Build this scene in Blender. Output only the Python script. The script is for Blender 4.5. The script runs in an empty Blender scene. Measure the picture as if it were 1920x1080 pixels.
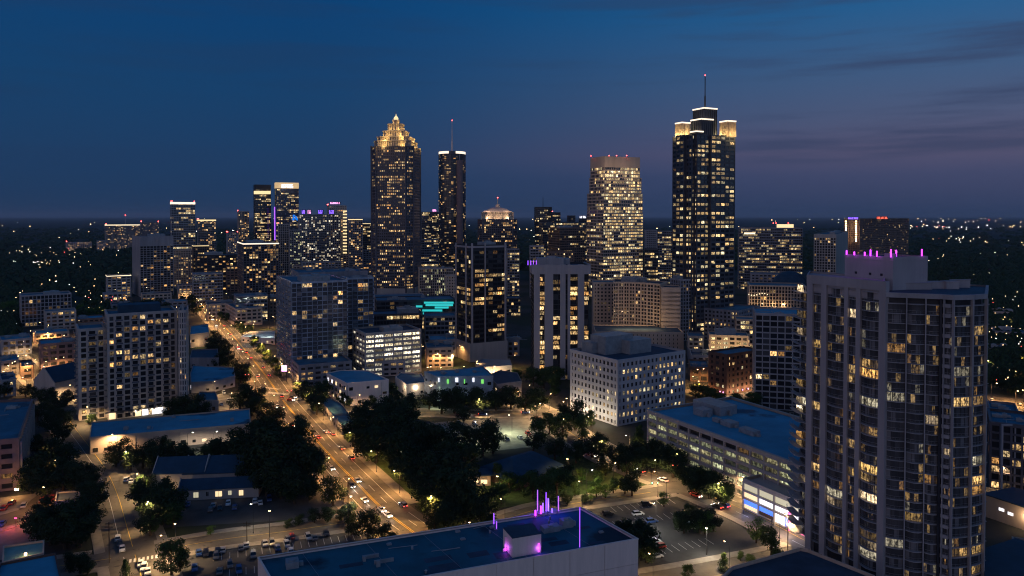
import bpy, bmesh, math, random
from mathutils import Vector, Matrix
R = math.radians
sc = bpy.context.scene
COL = sc.collection
RNG = random.Random(7)

# ------------------------------------------------------------------ camera
F, HCAM, HOR, PIT = 1400.0, 110.0, 405.0, R(1.2)
SH = -((540 - HOR) - F * math.tan(PIT)) / 1920.0
cd = bpy.data.cameras.new('camera'); cam = bpy.data.objects.new('camera', cd); COL.objects.link(cam)
cd.sensor_width = 36; cd.lens = F / 1920 * 36; cd.shift_y = SH
cd.clip_start = 1; cd.clip_end = 90000
cam.location = (0, 0, HCAM); cam.rotation_euler = (R(90) - PIT, 0, 0)
sc.camera = cam
# ------------------------------------------------------------------ world (dusk)
w = bpy.data.worlds.new("World"); sc.world = w; w.use_nodes = True
nt = w.node_tree; nt.nodes.clear(); N = nt.nodes.new; L = nt.links.new
out = N('ShaderNodeOutputWorld'); bg = N('ShaderNodeBackground'); L(bg.outputs[0], out.inputs[0])
tc = N('ShaderNodeTexCoord'); sep = N('ShaderNodeSeparateXYZ'); L(tc.outputs['Generated'], sep.inputs[0])
def nmath(op, a, b=None, clamp=False):
    n = N('ShaderNodeMath'); n.operation = op; n.use_clamp = clamp
    for i, x in enumerate((a, b)):
        if x is None: continue
        if isinstance(x, (int, float)): n.inputs[i].default_value = x
        else: L(x, n.inputs[i])
    return n.outputs[0]
def nmix(fac, a, b, mode='MIX'):
    n = N('ShaderNodeMix'); n.data_type = 'RGBA'; n.blend_type = mode
    for s, x in ((n.inputs[0], fac), (n.inputs[6], a), (n.inputs[7], b)):
        if isinstance(x, (int, float)): s.default_value = x
        elif isinstance(x, tuple): s.default_value = x + (1,)
        else: L(x, s)
    return n.outputs[2]
def nramp(fac, stops):
    n = N('ShaderNodeValToRGB'); e = n.color_ramp.elements
    while len(e) < len(stops): e.new(.5)
    for el, (p, c) in zip(e, stops): el.position = p; el.color = tuple(c) + (1,)
    L(fac, n.inputs[0]); return n.outputs[0]
def nmap(v, a, b, c=0., d=1.):
    n = N('ShaderNodeMapRange'); L(v, n.inputs[0]); n.interpolation_type = 'SMOOTHSTEP'
    for i, x in enumerate((a, b, c, d)): n.inputs[i + 1].default_value = x
    return n.outputs[0]
sky = N('ShaderNodeTexSky'); sky.sky_type = 'NISHITA'; sky.sun_disc = False
sky.sun_elevation = R(-3.5); sky.sun_rotation = R(75)
z = sep.outputs['Z']; x = sep.outputs['X']; y = sep.outputs['Y']
base = nramp(z, [(0, (.0125, .038, .098)), (.07, (.0110, .045, .122)), (.16, (.006, .050, .145)), (.28, (.0015, .050, .170)), (1, (.001, .040, .135))])
right = nmap(x, -.30, .55)
low = nramp(z, [(0, (.026, .046, .110)), (.05, (.050, .064, .145)), (.08, (.094, .086, .165)), (.12, (.072, .096, .190)), (.17, (.050, .104, .220)), (.26, (.011, .110, .285)), (.34, (.006, .075, .21)), (1, (.002, .045, .15))])
c = nmix(nmath('MULTIPLY', right, .95), base, low)
# afterglow behind the camera
back = nmap(y, .15, -.45)
lowz = nmap(z, .75, .0)
c = nmix(nmath('MULTIPLY', back, lowz), c, nmix(nmap(x, -.3, .6), (.33, .29, .38), (.19, .30, .52)))
# thin cloud streaks
mp = N('ShaderNodeMapping'); mp.inputs['Scale'].default_value = (1.3, 1.3, 17); L(tc.outputs['Generated'], mp.inputs[0])
no = N('ShaderNodeTexNoise'); no.inputs['Scale'].default_value = 2.0; no.inputs['Detail'].default_value = 6; no.inputs['Roughness'].default_value = .55; L(mp.outputs[0], no.inputs[0])
cl = nmap(no.outputs[0], .46, .66)
clr = nmath('MULTIPLY', cl, nmap(x, -.1, .5, .35, .75))
c = nmix(nmath('MULTIPLY', clr, nmap(z, .02, .09)), c, nmix(right, (.012, .040, .110), (.032, .050, .118)))
ns = nmix(1.0, c, nmix(.04, (0, 0, 0), sky.outputs[0]), 'ADD')
L(ns, bg.inputs[0]); bg.inputs[1].default_value = 1.0
# ------------------------------------------------------------------ afterglow "sun"
sd = bpy.data.lights.new('sun', 'SUN'); sd.energy = .14; sd.angle = R(60); sd.color = (1, .80, .80)
so = bpy.data.objects.new('sun', sd); COL.objects.link(so)
so.rotation_euler = Vector((.62, .75, -.22)).to_track_quat('-Z', 'Y').to_euler()
vs = sc.view_settings; vs.view_transform = 'Standard'; vs.look = 'None'; vs.exposure = 0; vs.gamma = 1
sc.render.engine = 'CYCLES'; cy = sc.cycles
sc.cycles.filter_width = 1.1; cy.use_denoising = True; cy.max_bounces = 4; cy.diffuse_bounces = 2; cy.glossy_bounces = 2; cy.transmission_bounces = 2
cy.sample_clamp_indirect = 2; cy.use_light_tree = True; cy.caustics_reflective = False; cy.caustics_refractive = False

# ------------------------------------------------------------------ projection helpers
CP, SP = math.cos(PIT), math.sin(PIT)
def ray(px, py):
    a = (px - 960) / F; b = (540 - py) / F + SH * 1920 / F
    return Vector((a, CP + b * SP, b * CP - SP))
def G(px, py, z=0.):
    d = ray(px, py); t = (z - HCAM) / d.z
    return Vector((d.x * t, d.y * t, z))
def Y(px, py, D):
    d = ray(px, py); t = D / d.y
    return Vector((d.x * t, D, HCAM + d.z * t))
def DB(px, py): return G(px, py).y
# ------------------------------------------------------------------ materials
MATS = {}
def newmat(name):
    m = bpy.data.materials.new(name); m.use_nodes = True
    MATS[name] = m; return m, m.node_tree, m.node_tree.nodes['Principled BSDF']
def surf(name, col, rough=.8, var=.25, scale=.15, metal=0., bump=.0, spec=.3, streak=False, col2=None, stain=None):
    m, t, b = newmat(name); n = t.nodes.new; l = t.links.new
    tc = n('ShaderNodeTexCoord'); mp = n('ShaderNodeMapping'); l(tc.outputs['Object'], mp.inputs[0])
    if streak: mp.inputs['Scale'].default_value = (1, 1, .12)
    no = n('ShaderNodeTexNoise'); no.inputs['Scale'].default_value = scale; no.inputs['Detail'].default_value = 7; no.inputs['Roughness'].default_value = .65
    l(mp.outputs[0], no.inputs[0])
    r = n('ShaderNodeValToRGB'); e = r.color_ramp.elements
    lo = tuple(v * (1 - var) for v in col); hi = col2 or tuple(min(1, v * (1 + var)) for v in col)
    e[0].position = .32; e[0].color = lo + (1,); e[1].position = .68; e[1].color = hi + (1,)
    l(no.outputs[0], r.inputs[0]); src = r.outputs[0]
    if stain:
        n2 = n('ShaderNodeTexNoise'); n2.inputs['Scale'].default_value = stain[0]; n2.inputs['Detail'].default_value = 5; l(tc.outputs['Object'], n2.inputs[0])
        r2 = n('ShaderNodeValToRGB'); r2.color_ramp.elements[0].position = stain[1]; r2.color_ramp.elements[1].position = stain[1] + .06
        r2.color_ramp.elements[0].color = (0, 0, 0, 1); r2.color_ramp.elements[1].color = (1, 1, 1, 1)
        l(n2.outputs[0], r2.inputs[0])
        mx = n('ShaderNodeMix'); mx.data_type = 'RGBA'; l(r2.outputs[0], mx.inputs[0]); l(src, mx.inputs[6]); mx.inputs[7].default_value = stain[2] + (1,)
        src = mx.outputs[2]
    l(src, b.inputs['Base Color'])
    b.inputs['Roughness'].default_value = rough; b.inputs['Metallic'].default_value = metal; b.inputs['Specular IOR Level'].default_value = spec
    if bump:
        bp = n('ShaderNodeBump'); bp.inputs['Strength'].default_value = bump; bp.inputs['Distance'].default_value = .3; l(no.outputs[0], bp.inputs['Height']); l(bp.outputs[0], b.inputs['Normal'])
    return m
def emit(name, col, st, base=(.3, .3, .3), sample=False):
    m, t, b = newmat(name); b.inputs['Base Color'].default_value = base + (1,)
    b.inputs['Emission Color'].default_value = col + (1,); b.inputs['Emission Strength'].default_value = st
    if not sample: m.cycles.emission_sampling = 'NONE'
    return m
surf('white_concrete', (.40, .37, .385), .75, .12, .25, streak=True)
surf('pale_stone', (.46, .41, .38), .8, .15, .2, streak=True)
surf('beige_concrete', (.56, .43, .34), .8, .16, .12, streak=True)
surf('grey_concrete', (.34, .33, .35), .8, .2, .2, streak=True)
surf('mid_grey', (.24, .24, .27), .8, .25, .2, streak=True)
surf('dark_metal', (.06, .065, .085), .4, .3, .2, spec=.5)
surf('dark_stone', (.13, .12, .14), .6, .25, .2, streak=True)
surf('brown_stone', (.21, .14, .11), .75, .25, .2, streak=True)
surf('brick', (.15, .085, .065), .85, .25, .5)
surf('rose_granite', (.22, .15, .15), .6, .2, .2)
surf('black_frame', (.03, .032, .042), .4, .2, .5)
surf('roof_membrane', (.05, .17, .25), .75, .25, .09, bump=.1, stain=(.06, .58, (.05, .09, .13)))
surf('roof_bright', (.055, .30, .44), .7, .22, .06, bump=.1, stain=(.045, .60, (.03, .10, .16)))
surf('roof_dark', (.04, .07, .11), .85, .35, .1, stain=(.05, .60, (.05, .055, .07)))
surf('warehouse_roof', (.012, .125, .18), .7, .3, .06, bump=.1, stain=(.045, .56, (.006, .03, .05)))
surf('bright_concrete', (.50, .48, .50), .75, .10, .25, streak=True)
surf('teal_roof', (.16, .34, .32), .6, .2, .2)
surf('slate_roof', (.022, .055, .095), .6, .25, .2)
surf('metal_panel', (.30, .32, .34), .45, .2, .5, metal=.2)
surf('white_panel', (.86, .72, .66), .6, .08, .6, streak=True)
surf('asphalt', (.11, .10, .085), .8, .28, .12, col2=(.15, .135, .115), stain=(.35, .62, (.055, .052, .05)))
surf('lot_asphalt', (.06, .062, .065), .85, .35, .08, stain=(.1, .60, (.035, .036, .04)))
surf('pavement', (.24, .22, .19), .85, .22, .3)
surf('grass', (.045, .075, .022), .95, .4, .5)
surf('ground', (.045, .046, .042), .95, .5, .02, stain=(.012, .5, (.02, .032, .014)))
surf('far_land', (.012, .020, .010), .95, .4, .004)
surf('yellow_paint', (.62, .42, .06), .7, .2, .8)
surf('white_paint', (.62, .62, .60), .7, .25, .8)
surf('bark', (.07, .05, .035), .95, .3, 2)
surf('steel', (.30, .30, .31), .4, .2, 2, metal=.6)
surf('dark_steel', (.06, .06, .065), .5, .2, 2, metal=.3)
surf('skin', (.45, .28, .2), .6, .1, 3); surf('hair', (.03, .02, .015), .7, .1, 3)
surf('cloth_dark', (.03, .035, .06), .9, .2, 5); surf('cloth_light', (.45, .42, .38), .9, .2, 5)
surf('rubber', (.02, .02, .02), .8, .1, 5)
surf('car_glass', (.015, .017, .02), .08, .1, 1, spec=.8)
surf('glass_shell', (.34, .40, .50), .15, .3, .2, spec=.9)
surf('rail_glass', (.10, .115, .15), .12, .3, .4, spec=.7)
for k, cc in (('paint_white', (.7, .7, .7)), ('paint_silver', (.35, .36, .38)), ('paint_black', (.02, .02, .022)), ('paint_red', (.35, .03, .02)), ('paint_blue', (.03, .08, .25)), ('paint_grey', (.12, .125, .13))):
    surf(k, cc, .3, .05, 1, spec=.6)
emit('red_beacon', (1, .06, .05), 14); emit('lamp_warm', (1, .62, .28), 18); emit('lamp_white', (1, .9, .75), 18)
emit('headlight_glow', (1, .93, .85), 22); emit('taillight_glow', (1, .04, .02), 9); emit('lens_off', (.5, .1, .1), 0.02)
emit('strip_white', (1, .80, .60), 1.5); emit('strip_gold', (1, .74, .36), 1.2); emit('strip_yellow', (1, .8, .5), 1.8)
emit('purple_glow', (.22, .10, 1), 2.6); emit('sign_white', (.85, .82, 1), 2.8); emit('sign_red', (1, .12, .06), 2.2); emit('sign_blue', (.02, .16, 1), 1.6)
emit('sign_pink', (1, .35, .75), 2.6); emit('sign_magenta', (1, .02, .25), 2.2); emit('teal_light', (.02, .62, .62), .9); emit('magenta_glow', (.62, .03, 1), 5)
emit('violet_glow', (.28, .06, 1), 2.4); emit('crown_gold', (1, .66, .30), .62, (.5, .4, .25)); emit('blue_art', (0.0, .22, 1), .75); emit('green_light', (.25, 1, .15), .8)
emit('strip_cream', (.95, .85, .55), .55); emit('shop_white', (.92, .92, 1), 1.5); emit('shop_warm', (1, .72, .38), 1.2)
# window glass: dark reflecting pane, lit by the per-window colour attribute "lit"
def window_mat(name, mull=1.3, base=.018, curtain=True, rough=.09):
    m, t, b = newmat(name); n = t.nodes.new; l = t.links.new
    def mth(op, a, bb=None, cl=False):
        q = n('ShaderNodeMath'); q.operation = op; q.use_clamp = cl
        for i, s in enumerate((a, bb)):
            if s is None: continue
            if isinstance(s, (int, float)): q.inputs[i].default_value = s
            else: l(s, q.inputs[i])
        return q.outputs[0]
    at = n('ShaderNodeAttribute'); at.attribute_name = 'lit'
    uv = n('ShaderNodeUVMap'); sp = n('ShaderNodeSeparateXYZ'); l(uv.outputs[0], sp.inputs[0])
    fr = mth('FRACT', mth('DIVIDE', sp.outputs[0], mull))
    mu = mth('MULTIPLY', mth('GREATER_THAN', fr, .09), 1.0)
    cb = n('ShaderNodeCombineXYZ'); l(mth('MULTIPLY', sp.outputs[0], 1.0), cb.inputs[0]); l(mth('MULTIPLY', sp.outputs[1], .55), cb.inputs[1])
    no = n('ShaderNodeTexNoise'); no.noise_dimensions = '2D'; no.inputs['Scale'].default_value = 1.1; no.inputs['Detail'].default_value = 4; no.inputs['Roughness'].default_value = .7; l(cb.outputs[0], no.inputs[0])
    mr = n('ShaderNodeMapRange'); l(no.outputs[0], mr.inputs[0])
    for i, q in enumerate((.40, .62, .06, 1.55)): mr.inputs[i + 1].default_value = q
    # blinds: vertical folds
    fo = mth('ADD', mth('MULTIPLY', mth('SINE', mth('MULTIPLY', sp.outputs[0], 21.)), .18), .9)
    pat = mth('MULTIPLY', mth('MULTIPLY', mr.outputs[0], fo), mu)
    vm = n('ShaderNodeVectorMath'); vm.operation = 'SCALE'; l(at.outputs['Color'], vm.inputs[0]); l(pat, vm.inputs['Scale'])
    l(vm.outputs[0], b.inputs['Emission Color']); b.inputs['Emission Strength'].default_value = 1
    mx = n('ShaderNodeMix'); mx.data_type = 'RGBA'; l(at.outputs['Alpha'], mx.inputs[0])
    mx.inputs[6].default_value = (base, base * 1.05, base * 1.25, 1); mx.inputs[7].default_value = (base * 4, base * 4, base * 4.4, 1)
    l(mx.outputs[2], b.inputs['Base Color']); b.inputs['Roughness'].default_value = rough; b.inputs['Specular IOR Level'].default_value = .6
    m.cycles.emission_sampling = 'NONE'; return m
window_mat('window_glass', base=.022); window_mat('blue_glass', 1.5, .075, rough=.12); window_mat('garage_bay', 2.7, .012, rough=.6); window_mat('lattice_glass', 4.0, .018); window_mat('window_bay', 1.35, .05)
# foliage
def leafmat(name, c1, c2):
    m, t, b = newmat(name); n = t.nodes.new; l = t.links.new
    no = n('ShaderNodeTexNoise'); tc = n('ShaderNodeTexCoord'); l(tc.outputs['Object'], no.inputs[0]); no.inputs['Scale'].default_value = .55; no.inputs['Detail'].default_value = 4
    r = n('ShaderNodeValToRGB'); l(no.outputs[0], r.inputs[0]); r.color_ramp.elements[0].position = .35; r.color_ramp.elements[1].position = .65
    r.color_ramp.elements[0].color = c1 + (1,); r.color_ramp.elements[1].color = c2 + (1,)
    l(r.outputs[0], b.inputs['Base Color']); b.inputs['Roughness'].default_value = .8; b.inputs['Specular IOR Level'].default_value = .15
leafmat('leaves', (.025, .048, .014), (.065, .115, .030)); leafmat('leaves_bright', (.05, .10, .02), (.10, .19, .035)); leafmat('leaves_dark', (.014, .026, .012), (.038, .066, .024))

# ------------------------------------------------------------------ object helpers
def tag(o, label=None, cat=None, group=None, kind=None):
    if label: o['label'] = label
    if cat: o['category'] = cat
    if group: o['group'] = group
    if kind: o['kind'] = kind
    return o
def empty(name, loc, label=None, cat=None, group=None, rz=0.):
    o = bpy.data.objects.new(name, None); COL.objects.link(o); o.location = loc; o.rotation_euler = (0, 0, rz); o.empty_display_size = .5
    o['org'] = tuple(loc); return tag(o, label, cat, group)
class MB:
    def __init__(s): s.v = []; s.f = []; s.mi = []; s.lit = {}; s.uv = {}
    def face(s, pts, mi=0, lit=None, uv=None):
        i = len(s.v); s.v.extend([tuple(p) for p in pts]); s.f.append(tuple(range(i, i + len(pts)))); s.mi.append(mi)
        if lit is not None: s.lit[len(s.f) - 1] = lit
        if uv is not None: s.uv[len(s.f) - 1] = uv
    def prism(s, poly, z0, z1, mi=0, top=True, bot=False, poly2=None):
        n = len(poly); q = poly2 or poly
        for i in range(n):
            a, b = poly[i], poly[(i + 1) % n]; c, d = q[(i + 1) % n], q[i]
            s.face([(a[0], a[1], z0), (b[0], b[1], z0), (c[0], c[1], z1), (d[0], d[1], z1)], mi)
        if top: s.face([(p[0], p[1], z1) for p in q], mi)
        if bot: s.face([(p[0], p[1], z0) for p in reversed(poly)], mi)
    def obox(s, c, u, hl, hw, z0, z1, mi=0):
        u = Vector((u[0], u[1])).normalized(); v = Vector((-u.y, u.x)); c = Vector((c[0], c[1]))
        s.prism([c - u * hl - v * hw, c + u * hl - v * hw, c + u * hl + v * hw, c - u * hl + v * hw], z0, z1, mi, True, True)
    def box(s, a, b, mi=0): s.prism([(a[0], a[1]), (b[0], a[1]), (b[0], b[1]), (a[0], b[1])], a[2], b[2], mi, True, True)
    def cyl(s, c, r0, r1, z0, z1, n=10, mi=0):
        p = lambda r: [(c[0] + r * math.cos(2 * math.pi * k / n), c[1] + r * math.sin(2 * math.pi * k / n)) for k in range(n)]
        s.prism(p(r0), z0, z1, mi, True, True, p(r1))
    def tube(s, p, q, r, n=5, mi=0, r2=None):
        p, q = Vector(p), Vector(q); d = (q - p).normalized(); a = d.orthogonal().normalized(); b = d.cross(a); r2 = r if r2 is None else r2
        P = [p + (a * math.cos(t) + b * math.sin(t)) * r for t in [2 * math.pi * k / n for k in range(n)]]
        Q = [q + (a * math.cos(t) + b * math.sin(t)) * r2 for t in [2 * math.pi * k / n for k in range(n)]]
        for k in range(n): s.face([P[k], P[(k + 1) % n], Q[(k + 1) % n], Q[k]], mi)
        s.face(list(reversed(P)), mi); s.face(Q, mi)
    def build(s, name, mats, parent=None, origin=None, label=None, kind=None, smooth=False):
        me = bpy.data.meshes.new(name)
        top = parent
        org = Vector(parent['org']) if parent is not None and 'org' in parent else (Vector(origin) if origin is not None else Vector((0, 0, 0)))
        me.from_pydata([tuple(Vector(p) - org) for p in s.v], [], s.f)
        if isinstance(mats, str): mats = [mats]
        for m in mats: me.materials.append(MATS[m])
        me.polygons.foreach_set('material_index', s.mi)
        if s.lit or s.uv:
            at = me.attributes.new('lit', 'FLOAT_COLOR', 'FACE'); buf = [0.] * (4 * len(s.f))
            for k, c in s.lit.items(): buf[4 * k:4 * k + 4] = c
            at.data.foreach_set('color', buf)
            ul = me.uv_layers.new(name='UVMap'); ub = [0.] * (2 * len(me.loops)); li = 0
            for k, fc in enumerate(s.f):
                u = s.uv.get(k)
                if u:
                    for j in range(len(fc)): ub[2 * (li + j)], ub[2 * (li + j) + 1] = u[j]
                li += len(fc)
            ul.data.foreach_set('uv', ub)
        if smooth: me.polygons.foreach_set('use_smooth', [True] * len(me.polygons))
        o = bpy.data.objects.new(name, me); COL.objects.link(o)
        if parent is not None:
            o.parent = parent; o['org'] = tuple(org)
        elif origin is not None: o.location = org; o['org'] = tuple(org)
        return tag(o, label, None, None, kind)
def struct(name, mb, m, **k): return tag(mb.build(name, m), kind='structure')
def inset(poly, d):
    n = len(poly); P = [Vector((p[0], p[1])) for p in poly]; o = []
    for i in range(n):
        a = (P[i] - P[i - 1]).normalized(); b = (P[(i + 1) % n] - P[i]).normalized()
        na = Vector((-a.y, a.x)); nb = Vector((-b.y, b.x)); m = (na + nb); m = m / max(.35, m.length_squared) * 2
        o.append(P[i] + m * d)
    return o
WARM = [(1, .55, .20), (1, .62, .26), (1, .48, .14), (1, .70, .34), (1, .62, .24)]
OFFICE = [(1, .68, .30), (1, .72, .34), (1, .62, .24), (.95, .78, .44)]
WHITE = [(1, .86, .60), (.95, .88, .68), (1, .80, .50)]
GREEN = [(.80, .78, .42), (.85, .74, .38), (.7, .72, .42)]
def ringband(mb, poly, z0, z1, d_out, d_in, mi=0):
    """closed band round a footprint: outer wall, top and underside strips"""
    A = inset(poly, -d_out) if d_out else [Vector((p[0], p[1])) for p in poly]; B = inset(poly, d_in); n = len(poly)
    for i in range(n):
        a, b, c, d = A[i], A[(i + 1) % n], B[(i + 1) % n], B[i]
        mb.face([(a.x, a.y, z0), (b.x, b.y, z0), (b.x, b.y, z1), (a.x, a.y, z1)], mi)
        mb.face([(a.x, a.y, z1), (b.x, b.y, z1), (c.x, c.y, z1), (d.x, d.y, z1)], mi)
        mb.face([(d.x, d.y, z0), (c.x, c.y, z0), (b.x, b.y, z0), (a.x, a.y, z0)], mi)
FPS = []
def inside(q, poly):
    n = len(poly); c = False
    for i in range(n):
        a, b = poly[i], poly[i - 1]
        if (a[1] > q[1]) != (b[1] > q[1]) and q[0] < (b[0] - a[0]) * (q[1] - a[1]) / (b[1] - a[1]) + a[0]: c = not c
    return c
def blocked(q): return any(inside(q, p) for p in FPS)
def litcol(r, pal, gain):
    c = r.choice(pal); g = gain * min(2.4, r.lognormvariate(-.5, .75))
    return (c[0] * g, c[1] * g, c[2] * g)
def tower(root, poly, z0, z1, fh=3.6, bw=4., pw=.8, bh=1.1, dp=.35, wall='dark_metal', glass='window_glass', lp=.3, row=.0, gain=1., pal=WARM, rng=None,
          nind=0, roof='roof_membrane', parapet=1.1, run=.45, head=0., foot=0., piers=True, bands=True, blank=(), litf=None, curt=.25, side=.5, capped=True, balc=None):
    """a storeyed block: recessed glass behind projecting piers and floor bands"""
    r = rng or RNG
    if glass != 'garage_bay': lp *= .62; gain *= .95
    P = [Vector((p[0], p[1])) for p in poly]; n = len(P); core = inset(P, dp); FPS.append(P)
    wl = MB(); wl.prism([(p.x, p.y) for p in core], z0, z1 - .3, 0, True, False)
    top = z1 - head; bot = z0 + foot; nf = max(1, int(round((top - bot) / fh))); fh = (top - bot) / nf
    if foot: ringband(wl, P, z0, bot + bh * .5, .02, dp + .01)
    for k in range(nf + 1):
        if not bands and 0 < k < nf: continue
        zz = bot + k * fh
        if k == nf: ringband(wl, P, zz - bh * .5, z1 + parapet, .03, dp + .2)
        elif k or not foot: ringband(wl, P, max(z0, zz - bh * .5), zz + bh * .5, .0, dp + .01)
    wins = []; balcs = []
    for i in range(n):
        a, b = P[i], P[(i + 1) % n]; d = b - a; Lg = d.length
        if Lg < .5: continue
        u = d / Lg; nr = Vector((u.y, -u.x)); mid = (a + b) / 2
        vis = nr.dot(-mid) > 0
        if i in blank:
            wl.face([(a.x + u.x * .01, a.y + u.y * .01, z0), (b.x - u.x * .01, b.y - u.y * .01, z0), (b.x - u.x * .01, b.y - u.y * .01, top), (a.x + u.x * .01, a.y + u.y * .01, top)], 0)
            continue
        nb = max(1, int(round(Lg / bw))); cw = Lg / nb
        if piers:
            for k in range(nb + 1):
                ce = a + u * min(max(k * cw, pw / 2 + .005), Lg - pw / 2 - .005)
                q = ce - nr * (dp / 2 + .004)
                wl.obox(q, u, pw / 2, dp / 2, z0, top - .02, 0)
        if not vis: continue
        for fl in range(nf):
            rf = r.random(); m = (1 - row) + row * (3.2 if rf < .22 else (1.2 if rf < .45 else .25))
            if litf: m *= litf(fl / nf)
            if n == 4 and i == 3: m *= side
            on = False
            for k in range(nb):
                if not (on and r.random() < run): on = r.random() < lp * m
                c = litcol(r, pal, gain) if on else (0, 0, 0)
                if not on and r.random() < .05: c = tuple(v * .12 for v in r.choice(WARM))
                s0, s1 = k * cw + (pw / 2 if piers else .02), (k + 1) * cw - (pw / 2 if piers else .02)
                if s1 - s0 < .1: continue
                p0 = a + u * s0 - nr * (dp - .03); p1 = a + u * s1 - nr * (dp - .03)
                zb, zt = bot + fl * fh + (bh * .5 if bands else .02), bot + (fl + 1) * fh - (bh * .5 if bands else .02)
                al = r.random() if r.random() < curt else 0.
                uo, vo = r.random() * 60, r.random() * 60; W = s1 - s0
                wins.append(([(p0.x, p0.y, zb), (p1.x, p1.y, zb), (p1.x, p1.y, zt), (p0.x, p0.y, zt)], c + (al,), [(uo, vo), (uo + W, vo), (uo + W, vo + zt - zb), (uo, vo + zt - zb)], abs(nr.dot(-mid)) * W * (zt - zb) / mid.length ** 3))
        if balc and Lg > 12:
            for k in range(nb):
                if k % balc[0] != balc[1]: continue
                for fl in range(1, nf):
                    zf = bot + fl * fh; ce = a + u * ((k + .5) * cw) + nr * .62; q = MB(); q.obox(ce, u, cw * .47, .6, zf - .12, zf + .08, 0); q.obox(ce + nr * .56, u, cw * .46, .03, zf + .081, zf + 1.0, 1); q.obox(ce + nr * .56, u, cw * .47, .05, zf + 1.003, zf + 1.08, 0); balcs.append(q)
    for q in balcs[:60]: q.build('balcony', [wall, 'rail_glass'], root)
    if balcs[60:]:
        qq = MB()
        for q in balcs[60:]:
            for k_, f_ in enumerate(q.f): qq.face([q.v[j] for j in f_], q.mi[k_])
        qq.build('balcony', [wall, 'rail_glass'], root, kind='stuff')
    wo = wl.build('wall', wall, root)
    if capped:
        rp = MB(); ip = inset(P, dp + .22); rp.prism([(p.x, p.y) for p in ip], z1 - .28, z1 + .02, 0, True, False); rp.build('roof', roof, root)
    wins.sort(key=lambda t: -t[3])
    if nind and len(wins) <= 100: nind = len(wins)
    for q in wins[:nind]:
        m = MB(); m.face(q[0], 0, q[1], q[2]); m.build('window', glass, root)
    if wins[nind:]:
        m = MB()
        for q in wins[nind:]: m.face(q[0], 0, q[1], q[2])
        m.build('window', glass, root, kind='stuff')
    return wo
def foot(xl, xc, xr, yt, D, phi, wl=None, wr=None):
    """footprint of a box seen at pixels xl..xc..xr: near corner at depth D"""
    az0 = math.degrees(math.atan2(ray(xl, yt).x, ray(xl, yt).y))
    if wl or phi > az0: phi = az0 - (2.5 if wl else 5)
    p = Y(xc, yt, D); u1 = Vector((math.sin(R(phi)), math.cos(R(phi)))); u2 = Vector((u1.y, -u1.x))
    def t(px, u):
        d = ray(px, yt); k = d.x / d.y; return (k * p.y - p.x) / (u.x - k * u.y)
    a = wl or t(xl, u1)
    if a <= 0 or a > 90:
        az = math.atan2(ray(xl, yt).x, ray(xl, yt).y); u1 = Vector((math.sin(az - R(9)), math.cos(az - R(9)))); u2 = Vector((u1.y, -u1.x)); a = min(60, t(xl, u1))
    b = wr or t(xr, u2); q = Vector((p.x, p.y))
    return [q, q + u2 * b, q + u2 * b + u1 * a, q + u1 * a], p.z
def cen(poly): return sum((Vector((p[0], p[1])) for p in poly), Vector((0, 0))) / len(poly)
def redlight(root, p, s=.5):
    m = MB(); m.cyl((p[0], p[1]), s * .5, s * .5, p[2], p[2] + s, 6, 0); m.cyl((p[0], p[1]), s * .2, s * .2, p[2] - s, p[2], 5, 1); return m.build('warning_light', ['red_beacon', 'dark_steel'], root)
def roofbox(root, poly, z, rng, n=1, h=(2.5, 4.5), mat='metal_panel', size=.3, name='penthouse'):
    c = cen(poly); e1 = Vector(poly[1]) - Vector(poly[0]); e2 = Vector(poly[3 % len(poly)]) - Vector(poly[0])
    for k in range(n):
        a, b = rng.uniform(-.22, .22), rng.uniform(-.22, .22); q = c + e1 * a + e2 * b
        m = MB(); hh = rng.uniform(*h); m.obox(q, e1, e1.length * size * rng.uniform(.5, .9), e2.length * size * rng.uniform(.4, .8), z + .02, z + hh, 0)
        m.obox(q + e1 * .03, e1, e1.length * size * .2, e2.length * size * .2, z + hh + .003, z + hh + 1, 0)
        m.build(name, mat, root)
def roofunits(root, poly, z, rng, n=5, s=1.2):
    """air handlers"""
    e1 = Vector(poly[1]) - Vector(poly[0]); e2 = Vector(poly[3]) - Vector(poly[0]); o = Vector(poly[0])
    for k in range(n):
        q = o + e1 * rng.uniform(.12, .88) + e2 * rng.uniform(.12, .88)
        m = MB(); l, ww, hh = rng.uniform(.7, 1.6) * s, rng.uniform(.6, 1.1) * s, rng.uniform(.8, 1.5) * s
        m.obox(q, e1, l, ww, z + .25, z + hh, 0); m.obox(q, e1, l * .9, ww * .9, z + .02, z + .25, 0); m.cyl(q, ww * .5, ww * .5, z + hh, z + hh + .3, 10, 0)
        m.obox(q + e1.normalized() * (l + .6), e1, .6, ww * .4, z + .3, z + hh * .7, 0)
        m.build('air_handler', 'metal_panel', root)
    for k in range(n // 2 + 1):
        q = o + e1 * rng.uniform(.15, .8) + e2 * rng.uniform(.15, .8); m = MB(); m.obox(q, e2 if k % 2 else e1, rng.uniform(2, 5) * s, .12 * s, z + .15, z + .4); m.build('duct', 'metal_panel', root)
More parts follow.
